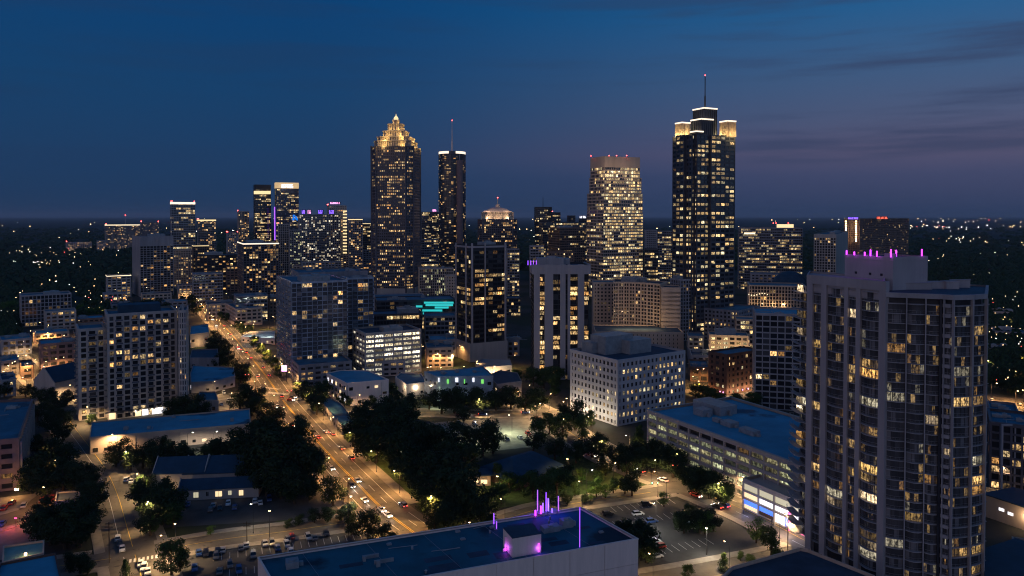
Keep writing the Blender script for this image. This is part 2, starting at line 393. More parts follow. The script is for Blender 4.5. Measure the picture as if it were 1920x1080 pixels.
STY = {
 'glass': dict(fh=3.9, bw=2.6, pw=.3, bh=1.3, dp=.2, wall='dark_metal', pal=OFFICE, lp=.22, row=.7, run=.7),
 'office': dict(fh=3.8, bw=3.6, pw=.5, bh=1.4, dp=.35, wall='mid_grey', pal=OFFICE, lp=.25, row=.6, run=.65),
 'rib': dict(fh=3.8, bw=3., pw=.7, bh=.7, dp=.6, wall='pale_stone', pal=WARM, lp=.12, row=.0, run=.3),
 'condo': dict(fh=3.1, bw=3.4, pw=.8, bh=.75, dp=.7, wall='grey_concrete', pal=WARM, lp=.16, row=.0, run=.2),
 'punch': dict(fh=3.5, bw=3.4, pw=1.6, bh=1.6, dp=.3, wall='grey_concrete', pal=WARM, lp=.15, row=.0, run=.2),
 'dark': dict(fh=3.6, bw=3.0, pw=1.0, bh=1.1, dp=.4, wall='dark_stone', pal=WARM, lp=.28, row=.2, run=.3),
 'low': dict(fh=3.6, bw=5., pw=1.6, bh=1.7, dp=.3, wall='grey_concrete', pal=WARM, lp=.25, row=.0, run=.3),
}
SEED = [100]
def B(label, xl, xc, xr, yt, yb, phi=-28, sty='office', cat='building', name='office_building', D=None, pent=0, units=0, strip=None, red=0, wl=None, wr=None, z0=0., **kw):
    SEED[0] += 1; r = random.Random(SEED[0])
    D = D or DB(xc, yb); poly, z1 = foot(xl, xc, xr, yt, D, phi, wl, wr); s = dict(STY[sty]); s.update(kw)
    c = cen(poly); root = empty(name, (c.x, c.y, z0), label, cat)
    s.setdefault('nind', 0 if D > 640 else (100 if D < 470 else 40))
    tower(root, poly, z0, z1, rng=r, **s)
    pr = s.get('parapet', 1.1)
    if pent: roofbox(root, poly, z1, r, pent)
    if units: roofunits(root, poly, z1, r, units, 1.2 if D < 500 else 2.)
    if strip:
        m = MB(); h = strip[1] * D / F; ringband(m, poly, z1 + pr - h, z1 + pr, .12, .0); m.build('light_strip', strip[0], root)
    for k in range(red):
        q = poly[[3, 0, 1, 2][k % 4]]; q = c + (Vector(q) - c) * .93; redlight(root, (q.x, q.y, z1 + pr + .8), .0011 * D)
    return root, poly, z1
def sign(root, px0, px1, py0, py1, D, mat, name='sign', n=6, seed=1, back=None):
    """a row of glowing letter strokes mounted on a backing board at depth D"""
    r = random.Random(seed); a, b = Y(px0, py1, D), Y(px1, py0, D); m = MB(); wd = b.x - a.x; hh = b.z - a.z; cw = wd / n
    for k in range(n):
        x0 = a.x + k * cw + cw * .08; x1 = x0 + cw * .78; t = min(cw, hh) * .26; y = D
        m.box((x0, y - .3, a.z), (x0 + t, y, b.z))
        if r.random() < .7: m.box((x1 - t, y - .3, a.z), (x1, y, a.z + hh * r.choice((.5, 1))))
        for f in r.sample((0, .5, .999), 2): zz = a.z + (hh - t) * f; m.box((x0 + t + .002, y - .28, zz), (x1 - t - .002, y - .02, zz + t))
    o = m.build(name, mat, root)
    if back:
        m = MB(); m.box((a.x - .5, D + .02, a.z - hh * .15), (b.x + .5, D + .5, b.z + hh * .15)); m.build('sign_board', back, root)
    return o
def pointlight(loc, power, col, rad=.3, parent=None, kind='POINT', rot=None, cone=150):
    l = bpy.data.lights.new('glow', kind); l.energy = power; l.color = col; l.shadow_soft_size = rad
    if kind == 'SPOT': l.spot_size = R(cone); l.spot_blend = .6
    o = bpy.data.objects.new('glow', l); COL.objects.link(o)
    if parent is not None:
        o.parent = parent; o.location = Vector(loc) - Vector(parent['org']) if 'org' in parent else loc
    else: o.location = loc
    if rot: o.rotation_euler = rot
    return o
ORD = ['first', 'second', 'third', 'fourth', 'fifth', 'sixth', 'seventh', 'eighth', 'ninth', 'tenth', 'eleventh', 'twelfth', 'thirteenth', 'fourteenth', 'fifteenth', 'sixteenth', 'seventeenth', 'eighteenth', 'nineteenth', 'twentieth', 'twenty-first', 'twenty-second', 'twenty-third', 'twenty-fourth', 'twenty-fifth', 'twenty-sixth', 'twenty-seventh', 'twenty-eighth', 'twenty-ninth', 'thirtieth'] + ['thirty-' + q for q in ('first', 'second', 'third', 'fourth', 'fifth', 'sixth', 'seventh', 'eighth', 'ninth')] + ['fortieth'] + ['forty-' + q for q in ('first', 'second', 'third', 'fourth', 'fifth')]
#@@STRUCTURE
# ================================================================== THE SETTING
m = MB(); m.face([(-60000, -4000, -.6), (60000, -4000, -.6), (60000, 70000, -.6), (-60000, 70000, -.6)]); struct('terrain', m, 'far_land')
m = MB(); NG = 24
for i in range(NG):
    for j in range(NG):
        x0, x1 = -1500 + 3000 * i / NG, -1500 + 3000 * (i + 1) / NG; y0, y1 = -200 + 2600 * j / NG, -200 + 2600 * (j + 1) / NG
        m.face([(x0, y0, 0), (x1, y0, 0), (x1, y1, 0), (x0, y1, 0)])
struct('ground', m, 'ground')
# roads: centre line in picture coordinates of ground points -> world
def smooth(P, step=6.):
    P = [Vector((p.x, p.y)) for p in P]; P = [P[0] * 2 - P[1]] + P + [P[-1] * 2 - P[-2]]; o = []
    for i in range(1, len(P) - 2):
        a, b, c, d = P[i - 1:i + 3]; n = max(1, int((c - b).length / step))
        for k in range(n):
            t = k / n; o.append(.5 * ((2 * b) + (c - a) * t + (2 * a - 5 * b + 4 * c - d) * t * t + (3 * b - a - 3 * c + d) * t ** 3))
    o.append(P[-2]); return o
ROADS = {}
def rdef(name, pts, hw): ROADS[name] = (smooth([G(*p) for p in pts]), hw)
rdef('avenue', [(955, 1160), (870, 1078), (782, 1004), (720, 957), (665, 902), (612, 847), (570, 798), (530, 750), (497, 703), (462, 660), (430, 622), (408, 600), (388, 578), (372, 560), (350, 541), (330, 528)], 10.2)
rdef('side_street', [(-60, 1085), (80, 1066), (250, 1041), (400, 1014), (540, 996), (675, 976), (775, 962)], 5.6)
rdef('left_street', [(275, 1120), (252, 1041), (236, 985), (220, 930), (200, 885), (172, 845), (142, 806), (120, 775), (95, 735), (60, 700), (20, 668)], 7.8)
rdef('right_street', [(1600, 1060), (1500, 1010), (1440, 978), (1370, 946), (1300, 918), (1225, 890), (1165, 866), (1110, 838), (1060, 806), (1010, 772), (960, 750)], 8.0)
rdef('park_street', [(1290, 912), (1220, 924), (1150, 934), (1080, 944), (1000, 958), (930, 980), (850, 1004)], 4.2)
rdef('cross_street', [(440, 735), (520, 745), (600, 757), (700, 770), (800, 774), (900, 776), (1000, 776), (1060, 775)], 6.0)
rdef('lower_street', [(1130, 1100), (1250, 1082), (1380, 1058), (1500, 1034)], 4.2)
rdef('back_street', [(118, 782), (180, 776), (250, 768), (340, 758), (430, 742)], 5.0)
rdef('plaza_street', [(-40, 990), (60, 960), (100, 930), (150, 905), (195, 893)], 6.5)
rdef('far_street', [(1290, 730), (1340, 745), (1400, 740), (1460, 735)], 7.0)
rdef('east_street', [(1850, 752), (1920, 758), (1990, 770)], 14.0)
rdef('east_lane', [(1800, 915), (1870, 912), (1960, 918)], 6.0)
rdef('west_street', [(-40, 700), (40, 655), (120, 636), (180, 625), (240, 600)], 6.0)
def near_other(q, me, pad=.5):
    for k, (P, hw) in ROADS.items():
        if k == me: continue
        for p in P:
            if (p - q).length < hw + pad + 2: 
                if (p - q).length < hw + pad: return True
    return False
def offs(P, d):
    o = []
    for i, p in enumerate(P):
        a = P[max(0, i - 1)]; b = P[min(len(P) - 1, i + 1)]; t = (b - a).normalized(); o.append(p + Vector((t.y, -t.x)) * d)   # + = right of travel
    return o
zz = .03
for k, (P, hw) in ROADS.items():
    zz += .006; m = MB(); A, Bq = offs(P, -hw), offs(P, hw)
    for i in range(len(P) - 1): m.face([(*A[i], zz), (*Bq[i], zz), (*Bq[i + 1], zz), (*A[i + 1], zz)])
    struct('road', m, 'asphalt')
    # pavements with a kerb step
    m = MB(); any_ = False
    if k not in ('far_street', 'east_street', 'west_street'):
        for sgn in (-1, 1):
            a, b = offs(P, sgn * hw), offs(P, sgn * (hw + (3.2 if k != 'avenue' else 4.2)))
            for i in range(len(P) - 1):
                if near_other((a[i] + b[i + 1]) / 2, k, 1.2): continue
                h = .15 + zz * .3; q = [a[i], b[i], b[i + 1], a[i + 1]]
                if sgn > 0: q = [a[i], b[i], b[i + 1], a[i + 1]]
                m.face([(*v, h) for v in q]); m.face([(*a[i], 0), (*a[i + 1], 0), (*a[i + 1], h), (*a[i], h)]); m.face([(*b[i], 0), (*b[i + 1], 0), (*b[i + 1], h), (*b[i], h)])
                any_ = True
    if any_: struct('pavement', m, 'pavement')
def line(mb, k, d, w, dash=None, pad=.3):
    P, hw = ROADS[k]; a, b = offs(P, d - w / 2), offs(P, d + w / 2); h = .15
    for i in range(len(P) - 1):
        if dash and i % 2: continue
        if near_other(P[i], k, pad): continue
        mb.face([(*a[i], h), (*b[i], h), (*b[i + 1], h), (*a[i + 1], h)])
m = MB(); line(m, 'avenue', -.32, .28); line(m, 'avenue', .32, .28)
for k in ('side_street', 'left_street', 'right_street', 'park_street', 'cross_street'): line(m, k, .15, .18)
struct('yellow_road_marking', m, 'yellow_paint')
m = MB()
for d in (-6.6, -3.3, 3.5, 6.8): line(m, 'avenue', d, .18, dash=abs(d) < 6)
line(m, 'right_street', -3.6, .16, True); line(m, 'right_street', 3.7, .16, True); line(m, 'left_street', -3.1, .14)
def crosswalk(mb, px, py, ux, uy, n, wd, ln):
    """ladder crossing centred on a ground pixel; (ux,uy) is the pixel the crossing runs towards"""
    c = G(px, py); u = (G(ux, uy) - c); u = Vector((u.x, u.y)).normalized()
    v = Vector((-u.y, u.x)); c = Vector((c.x, c.y))
    for k in range(n):
        q = c + u * ((k - (n - 1) / 2) * 1.25); mb.obox(q, u, .32, ln / 2, .155, .16)
crosswalk(m, 265, 1049, 300, 1043, 8, 1, 2.6); crosswalk(m, 520, 738, 560, 742, 13, 1, 4); crosswalk(m, 505, 728, 545, 733, 13, 1, 2.5); crosswalk(m, 835, 1000, 790, 1035, 12, 1, 3)
struct('white_road_marking', m, 'white_paint')
def patch(name, pts, mat, z=.02):
    m = MB(); q = [G(*p) for p in pts]; m.face([(v.x, v.y, z) for v in q]); struct(name, m, mat)
patch('car_park', [(330, 1100), (560, 1100), (740, 1000), (700, 990), (330, 1035)], 'lot_asphalt', .018)
patch('dark_lot', [(300, 990), (660, 968), (640, 925), (430, 905), (330, 925)], 'lot_asphalt', .021)
patch('car_park', [(1050, 1075), (1240, 1075), (1440, 1040), (1380, 975), (1270, 938), (1050, 958)], 'lot_asphalt', .024)
patch('lawn', [(1090, 1095), (1230, 1072), (1420, 1032), (1440, 1040), (1380, 1056), (1200, 1095)], 'grass', .027)
patch('lawn', [(870, 960), (1230, 918), (1180, 880), (1080, 850), (900, 880), (830, 930)], 'grass', .012)
patch('pale_lot', [(880, 850), (1000, 838), (1050, 800), (1010, 782), (900, 786), (700, 800), (700, 850)], 'pavement', .015)
patch('lawn', [(640, 1000), (700, 960), (560, 880), (440, 900), (420, 960)], 'grass', .009)
patch('lawn', [(700, 870), (830, 990), (900, 990), (860, 860), (720, 780), (640, 790)], 'grass', .0105)
patch('plaza', [(-60, 1060), (60, 1040), (110, 990), (70, 925), (-60, 940)], 'pavement', .014)
patch('parking_lane', [(1850, 745), (1990, 745), (1990, 790), (1850, 780)], 'lot_asphalt', .016)
patch('car_park', [(360, 745), (420, 738), (470, 790), (380, 790)], 'pavement', .017)
# car park bay lines
m = MB()
def bays(px0, py0, px1, py1, n, ln):
    a, b = G(px0, py0), G(px1, py1); a = Vector((a.x, a.y)); b = Vector((b.x, b.y)); u = (b - a).normalized(); v = Vector((-u.y, u.x))
    for k in range(n + 1): m.obox(a + (b - a) * k / n, v, ln / 2, .07, .03, .036)
bays(400, 1046, 690, 1003, 20, 5); bays(430, 1075, 640, 1043, 14, 5); bays(1140, 985, 1290, 962, 11, 5); bays(1200, 1040, 1330, 1015, 10, 5); bays(1150, 955, 1260, 940, 9, 5)
struct('bay_marking', m, 'white_paint')
# ------------------------------------------------------------------ far woods: one mass
r = random.Random(3)
BOXES = []
def blob(mb, x, y, z, rx, rz, rr):
    n = 6
    for a in range(n):
        t0, t1 = 2 * math.pi * a / n, 2 * math.pi * (a + 1) / n; k0 = 1 + .3 * math.sin(a * 2.3 + rr); k1 = 1 + .3 * math.sin((a + 1) % n * 2.3 + rr)
        b0 = (x + rx * k0 * math.cos(t0), y + rx * k0 * math.sin(t0)); b1 = (x + rx * k1 * math.cos(t1), y + rx * k1 * math.sin(t1))
        c0 = (x + rx * .75 * k1 * math.cos(t0 + .2), y + rx * .75 * k0 * math.sin(t0 + .2)); c1 = (x + rx * .75 * k0 * math.cos(t1 + .2), y + rx * .75 * k1 * math.sin(t1 + .2))
        mb.face([(*b0, 0), (*b1, 0), (*c1, z + rz * .55), (*c0, z + rz * .55)]); mb.face([(*c0, z + rz * .55), (*c1, z + rz * .55), (x + rx * .1 * math.cos(rr), y, z + rz)])
m = MB()
for k in range(9000):
    D = 900 * (1.0 / (1 - r.random() * .86)) ** 1.0
    a = r.uniform(-.78, .78); X = a * D
    if D < 1500 and -.20 < a < .62: continue
    if D < 1250 and a > -.6 and a < .5: continue
    s = 6 + D * .0035
    blob(m, X, D, 0, s * r.uniform(.8, 1.5), (9 + D * .0012) * r.uniform(.7, 1.35), r.random() * 6)
tag(m.build('woods', 'leaves_dark'), 'dark wooded land stretching from behind the towers to the horizon', 'woods', kind='stuff')
# distant lamps, far beyond counting
m = MB(); r = random.Random(11)
def spark(p, s, mi):
    x, y, z = p; q = [(x - s, y, z), (x, y - s, z), (x + s, y, z), (x, y, z + s), (x, y, z - s)]
    for a, b in ((0, 1), (1, 2)): m.face([q[a], q[b], q[3]], mi); m.face([q[b], q[a], q[4]], mi)
def cluster(px, py, sx, sy, n, mix=(.82, .14, .04), size=.00031):
    for k in range(int(n * .42)):
        x, y = r.gauss(px, sx), max(HOR + 5.0, r.gauss(py, sy)); p = G(x, y, 14)
        t = r.random(); mi = 0 if t < mix[0] else (1 if t < mix[0] + mix[1] else 2)
        spark(p, p.y * size * r.uniform(.6, 1.4) * (1.2 if p.y > 5000 else 1), mi)
for a in [(90, 470, 40, 6, 40), (60, 484, 45, 7, 34), (75, 492, 25, 2, 22, (.1, .85, .05)), (110, 545, 45, 18, 34), (180, 560, 50, 25, 36, (.8, .15, .05)), (30, 560, 30, 25, 16), (150, 500, 120, 30, 34), (230, 520, 60, 25, 18),
          (120, 425, 110, 8, 30), (1740, 415, 70, 2.5, 40), (1770, 426, 45, 3, 60, (.3, .65, .05)), (1850, 414, 50, 3, 36), (1900, 424, 18, 3, 16), (1790, 449, 24, 4, 40, (.5, .45, .05)), (1870, 450, 45, 10, 18),
          (1750, 472, 60, 8, 16), (1800, 500, 80, 30, 20), (1890, 565, 25, 14, 26, (.8, .15, .05)), (1860, 620, 30, 18, 30), (1895, 640, 20, 8, 22, (.3, .65, .05)), (1700, 412, 250, 2.5, 40), (800, 418, 90, 5, 30), (1240, 430, 30, 12, 14),
          (430, 425, 60, 8, 24), (270, 425, 60, 6, 12), (60, 640, 60, 30, 30, (.85, .12, .03)), (960, 430, 50, 10, 22), (1520, 420, 60, 8, 16), (1880, 700, 30, 12, 18, (.6, .3, .1))]:
    cluster(*a)
tag(m.build('distant_lamps', ['lamp_warm', 'lamp_white', 'red_beacon']), 'scattered far street and house lights across the dark suburbs', 'lights', kind='stuff')
# ================================================================== TALL TOWERS
def octo(c, hx, hy, ch, ang=0.):
    p = [(-hx + ch, -hy), (hx - ch, -hy), (hx, -hy + ch), (hx, hy - ch), (hx - ch, hy), (-hx + ch, hy), (-hx, hy - ch), (-hx, -hy + ch)]
    ca, sa = math.cos(ang), math.sin(ang); return [(c[0] + a * ca - b * sa, c[1] + a * sa + b * ca) for a, b in p]
def zat(py, D): return Y(960, py, D).z
def xat(px, D): return Y(px, 500, D).x
# --- tower with the golden stepped crown
D = 1040; cx = xat(743.5, D + 30); c0 = (cx, D + 30); root = empty('skyscraper', (cx, D + 30, 0), 'tall dark tower with golden floodlit stepped crown and small dome', 'skyscraper')
hw = (xat(784, D) - xat(703, D)) / 2; zt = zat(275, D); a0 = R(-6)
tower(root, octo(c0, hw, hw, 9, a0), 0, zt, fh=4.0, bw=2.6, pw=.9, bh=1.7, dp=.6, wall='rose_granite' if 0 else 'dark_stone', lp=.25, row=.45, gain=1.15, pal=WARM, run=.62, rng=random.Random(5), litf=lambda t: 1.2 if t > .55 else (.5 if t > .4 else 1.0))
fr = MB()
for k in range(8):   # projecting vertical shafts at the corners
    p = Vector(octo(c0, hw, hw, 9, a0)[k]); fr.cyl(p, 1.3, 1.3, 0, zt + 2, 8)
fr.build('corner_shaft', 'dark_stone', root)
tiers = [(262, 34.5, 6), (254, 30, 6), (242, 20.5, 4), (228, 13, 3), (220, 5, 1.5)]
zb = zt
for py, hp, ch in tiers:
    z1 = zat(py, D); h = hp * D / F; poly = octo(c0, h, h, ch, a0); t = MB(); t.prism(inset(poly, .8), zb, z1 - .5)
    n = max(3, int(h / 2.2))
    for i in range(8):
        a, b = Vector(poly[i]), Vector(poly[(i + 1) % 8]); e = b - a; nb = max(1, int(e.length / 3.2))
        for k in range(nb + 1): t.obox(a + e * min(.97, max(.03, k / nb)), e, .5, .55, zb, z1 - 1.2)
    ringband(t, poly, z1 - 1.6, z1, 1.5, 1.6); t.prism(inset(poly, 1.4), z1 - .5, z1 - .2)
    t.build('crown_tier', 'pale_stone', root)
    for k in range(8 if hp > 12 else 4):
        ang = 2 * math.pi * k / 8 + .39 if hp > 12 else 2 * math.pi * k / 4 + .78
        if math.sin(ang) > .5: continue
        pointlight((c0[0] + (h * 1.18 + 4) * math.cos(ang), c0[1] + (h * 1.18 + 4) * math.sin(ang), zb + 1.5), 3300 * (h / 22) ** 1.0 + 450, (1, .60, .16), .5, root)
    zb = z1
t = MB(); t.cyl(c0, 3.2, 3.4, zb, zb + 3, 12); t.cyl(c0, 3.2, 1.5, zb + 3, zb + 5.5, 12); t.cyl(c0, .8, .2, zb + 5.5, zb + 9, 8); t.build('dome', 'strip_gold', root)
m = MB(); ringband(m, octo(c0, hw, hw, 9, a0), 0, 9, .8, 1); m.build('base_band', 'pale_stone', root)
# --- cylindrical hotel tower
D = 1500; rad = 26 * D / F; cc = (xat(846, D), D + rad); zt = zat(289, D)
root = empty('cylindrical_tower', (cc[0], cc[1], 0), 'dark round glass tower with white lit rim and tall thin mast', 'skyscraper')
circ = lambda c, r_, n=36, o=0: [(c[0] + r_ * math.cos(2 * math.pi * k / n + o), c[1] + r_ * math.sin(2 * math.pi * k / n + o)) for k in range(n)]
tower(root, circ(cc, rad), 0, zt, fh=3.4, bw=5, pw=.3, bh=1.2, dp=.2, wall='black_frame', lp=.26, row=.0, gain=1.0, pal=WARM, rng=random.Random(6), run=.3)
m = MB(); m.cyl(cc, rad * .93, rad * .93, zt, zat(283, D), 36); m.build('rotating_floor', 'dark_metal', root)
m = MB(); q = circ(cc, rad * .98); 
for k in range(36):
    if k in (26, 27, 28): continue
    a, b = q[k], q[(k + 1) % 36]; m.face([(*a, zat(287.5, D)), (*b, zat(287.5, D)), (*b, zat(283, D)), (*a, zat(283, D))])
m.build('rim_light', 'strip_white', root)
m = MB(); m.tube((*cc, zat(283, D)), (*cc, zat(262, D)), 2.4, 8, r2=1.6); m.tube((*cc, zat(262, D)), (*cc, zat(224, D)), 1.2, 6, r2=.7); m.build('mast', 'white_panel', root); redlight(root, (cc[0], cc[1], zat(223, D)), 1.6)
m = MB(); ec = (xat(862, D), D + 2.5); m.cyl(ec, 6.6, 6.6, 0, zat(300, D), 16); m.build('lift_shaft', 'rose_granite', root); m = MB(); m.tube((ec[0], ec[1], zat(300, D)), (ec[0], ec[1], zat(288, D)), .6, 6); m.build('lift_cable', 'steel', root)
# --- tapered tower with blank crown
root = None; D = 985; r = random.Random(8)
secs = [(1100, 1131, 1206, 400, 0), (1101, 1132, 1205, 362, 1), (1105, 1133, 1203, 332, 1), (1107, 1134, 1200, 293, 1)]
zb = 0
for i, (a, b, c, yt, _) in enumerate(secs):
    poly, z1 = foot(a, b, c, yt, D + i * .8, -25)
    if root is None: cq = cen(poly); root = empty('tapered_tower', (cq.x, cq.y, 0), 'pale stone office tower tapering upward to a blank beige crown, floors brightly lit', 'skyscraper')
    tower(root, poly, zb, z1, fh=4.1, bw=3.4, pw=.5, bh=1.5, dp=.35, wall='beige_concrete', lp=.62, row=.5, gain=1.3, pal=OFFICE, run=.8, side=.35, rng=r, head=(13.5 if i == 3 else .2), parapet=.3, litf=None, capped=(i == 3))
    zb = z1
for px in (1108, 1142, 1156, 1175): redlight(root, Y(px, 292.5, D + 14) if px > 1134 else Y(px, 293, D + 24), 1.1)
for k in range(7): 
    p = Y(1112 + 14 * k, 318, D - 22 + abs(k - 2) * 5); pointlight(p, 1700, (1, .72, .45), .5, root)
# --- tallest tower on the right
D = 655; poly, zt = foot(1257, 1302, 1383.5, 252, D, -27)
q = cen(poly); root = empty('skyscraper', (q.x, q.y, 0), 'tallest dark glass tower with four lit corner turrets and a needle mast', 'skyscraper')
P0, P1, P2, P3 = [Vector(p) for p in poly]; ex = (P1 - P0); ey = (P3 - P0); U, V = ex.normalized(), ey.normalized(); lx, ly = ex.length, ey.length
def loc(a, b): return P0 + U * a + V * b
n1 = 3.0   # notched plan
plan = [loc(0, n1), loc(n1, n1), loc(n1, 0), loc(lx * .34, 0), loc(lx * .34, -2.2), loc(lx * .68, -2.2), loc(lx * .68, 0), loc(lx - n1, 0), loc(lx - n1, n1), loc(lx, n1), loc(lx, ly - n1), loc(lx - n1, ly - n1), loc(lx - n1, ly), loc(n1, ly), loc(n1, ly - n1), loc(0, ly - n1), loc(0, ly * .68), loc(-2.2, ly * .68), loc(-2.2, ly * .34), loc(0, ly * .34)]
tower(root, plan, 0, zt, fh=3.95, bw=5.4, pw=1.0, bh=1.7, dp=.35, wall='dark_metal', glass='window_glass', lp=.66, row=.55, gain=1.15, pal=OFFICE, run=.62, rng=random.Random(12), parapet=.6, litf=lambda t: .45 if t < .25 else (.55 if t > .80 else 1.25))
def turret(cc_, s, ytop, label='turret', lit=True, mat='dark_metal', zb=None):
    p = [cc_ - U * s - V * s, cc_ + U * s - V * s, cc_ + U * s + V * s, cc_ - U * s + V * s]; zt2 = zat(ytop, cc_.y); zb2 = zb or zt
    t = MB(); t.prism(inset(p, .4), zb2, zt2 - .4)
    for i in range(4):
        a, b = Vector(p[i]), Vector(p[(i + 1) % 4]); nb = 6
        for k in range(nb + 1): t.obox(a + (b - a) * min(.97, max(.03, k / nb)), b - a, .18, .3, zb2, zt2 - 1.2)
    t.build(label, mat, root); s_ = MB(); ringband(s_, p, zt2 - 1.2, zt2, .25, .6); s_.prism(inset(p, .3), zt2 - .4, zt2 - .2); s_.build('rim_light', ['strip_white'], root)
    return zt2
for (a, b, yt, sz) in ((.12, .70, 230, 4.7), (.84, .13, 227, 5.0), (.12, .12, 246, 4.0), (.80, .80, 233, 4.0)):
    cc_ = loc(lx * a, ly * b); turret(cc_, sz, yt, mat='dark_metal' if yt == 246 else 'beige_concrete')
    if yt != 246:
        for du, dv in ((-1.7, -1.2), (1.2, -1.7), (-.2, -1.8), (-1.7, .4)):
            g = cc_ + U * du * sz + V * dv * sz; pointlight((g.x, g.y, zt + 1.6), 3000, (1, .72, .28), .4, root)
ccx = loc(lx * .34, ly * .30); turret(ccx, 7.0, 224); ccx = loc(lx * .52, ly * .50); zc = turret(ccx, 7.6, 204)
m = MB(); m.tube((ccx.x, ccx.y, zc), (ccx.x, ccx.y, zat(180, ccx.y)), .75, 8); m.tube((ccx.x, ccx.y, zat(180, ccx.y)), (ccx.x, ccx.y, zat(143, ccx.y)), .42, 6); m.build('mast', 'dark_steel', root); redlight(root, (ccx.x, ccx.y, zat(142, ccx.y)), .8)

# ================================================================== DOWNTOWN, LEFT TO RIGHT
B('long pale residential slab on the left skyline with lit roof edge', 195, 197, 262, 422, 470, -4, 'condo', name='apartment_block', strip=('strip_yellow', 1.4), red=2, lp=.2, wl=25, wall='pale_stone')
rt, pl, z1 = B('short residential block with red rooftop lights right of the long pale slab', 262, 264, 298, 417, 469, -4, 'condo', name='apartment_block', red=3, wl=25, wall='grey_concrete')
o = empty('radio_mast', (*G(235, 462).xy, 0), 'thin red and white lit mast above the long pale slab', 'mast'); p = Y(235, 404, o.location.y)
m = MB(); m.tube((p.x, p.y, 0), (p.x, p.y, p.z), 1.2, 5, r2=.5); m.build('pole', 'white_panel', o); redlight(o, p, 2.6)
B('tower with a bright white roof line, tallest of the left skyline group', 319, 321, 366, 380, 528, -6, 'glass', name='office_tower', strip=('strip_white', 4), red=3, lp=.22, wall='grey_concrete', bw=3.6, pw=.6, bh=1.2, gain=1.1, D=1250)
B('square tower with gold strip under its roof, beside the white-roofed tower', 369, 371, 405, 413, 500, -6, 'condo', name='office_tower', strip=('strip_gold', 2.5), red=2, D=1330, lp=.3)
B('slim pale residential tower just left of the black slab tower', 445, 447, 467, 397, 470, -5, 'condo', name='apartment_tower', red=1, D=1700, lp=.35, wall='beige_concrete')
B('small red-lit block low beside the slim pale tower', 424, 426, 446, 437, 480, -5, 'punch', name='office_building', red=3, D=1500, lp=.5)
rt, pl, z1 = B('black slab tower with a gold band near its top', 475, 477, 508, 347, 455, -6, 'glass', name='office_tower', D=1600, lp=.3, row=.85, gain=1.1, wall='black_frame', head=9)
m = MB(); a = Y(476, 364, 1597.5); b = Y(507, 358, 1597.5); m.box((a.x, a.y, a.z), (b.x, a.y + 1, b.z)); m.build('lit_floor', 'strip_gold', rt)
rt, pl, z1 = B('blue glass tower with a glowing cream crown and white letters', 515, 517, 560, 354, 455, -6, 'glass', name='office_tower', D=1560, lp=.25, row=.5, glass='blue_glass', gain=1.0)
m = MB(); q = inset(pl, -.3); m.prism(q, z1 + 1.3, zat(342, 1560)); m.build('crown', 'crown_gold', rt); sign(rt, 528, 550, 345.5, 352.5, pl[0].y - 1.0, 'sign_white', n=6, seed=3)
m = MB()
for k in range(9):
    rr = random.Random(k); a = Y(547 + rr.random() * 10, 404 + rr.random() * 10, pl[0].y + 1.0); m.box((a.x, a.y - 1.5, a.z), (a.x + 2 + 3 * rr.random(), a.y - .4, a.z + 2 + 5 * rr.random()))
m.build('blue_light_display', 'blue_art', rt)
m = MB(); a = Y(514.6, 450, 1558); b = Y(515.8, 388, 1558); m.box((a.x, a.y - 1, a.z), (b.x, a.y, b.z)); m.build('edge_light', 'violet_glow', rt)
# wide stepped hotel block with purple signs
rt, pl, z1 = B('wide grey hotel block with a row of purple signs on its roof', 558, 561, 638, 403, 500, -5, 'condo', name='hotel', D=1320, lp=.3, gain=1.1, bw=3.4, pal=WHITE, wall='grey_concrete', wl=40)
for k, (a, b, cmat) in enumerate(((566, 573, 'purple_glow'), (577, 583, 'sign_pink'), (597, 606, 'purple_glow'), (617, 626, 'purple_glow'))): sign(rt, a, b, 394, 400.5, pl[0].y - 1.2 + 3, cmat, n=3, seed=k + 1, back='black_frame')
rt, pl, z1 = B('upper tower of the hotel block topped by a pink sign', 612, 614, 650, 386, 500, -5, 'punch', name='hotel_tower', D=1365, lp=.18, gain=1.1, red=2, wl=30)
sign(rt, 619, 638, 379, 382.5, pl[0].y + 2, 'sign_pink', n=7, seed=4, back='black_frame')
m = MB()
for k in range(17): a = Y(643, 396 + 6 * k, 1356); m.box((a.x, a.y, a.z - 1.2), (a.x + 7, a.y + 1, a.z + 1.2))
m.build('stair_light', 'strip_gold', rt)
B('grey block with a lit cornice right of the hotel tower', 652, 654, 680, 412, 470, -5, 'condo', name='office_building', D=1300, strip=('strip_gold', 1.6), lp=.35, wl=30)
B('dark wide block tucked left of the golden crowned tower', 676, 678, 704, 420, 500, -5, 'glass', name='office_building', D=1380, strip=('strip_gold', 1), lp=.2, wl=30)
B('narrow ribbed concrete block with a red roof light below the blue glass tower', 520, 522, 544, 421, 500, -5, 'rib', name='office_building', D=1240, red=1, lp=.04, wl=20)
B('grey block with green-tinted windows at the foot of the hotel', 541, 543, 566, 432, 510, -5, 'condo', name='office_building', D=1220, lp=.35, pal=GREEN, wl=20)
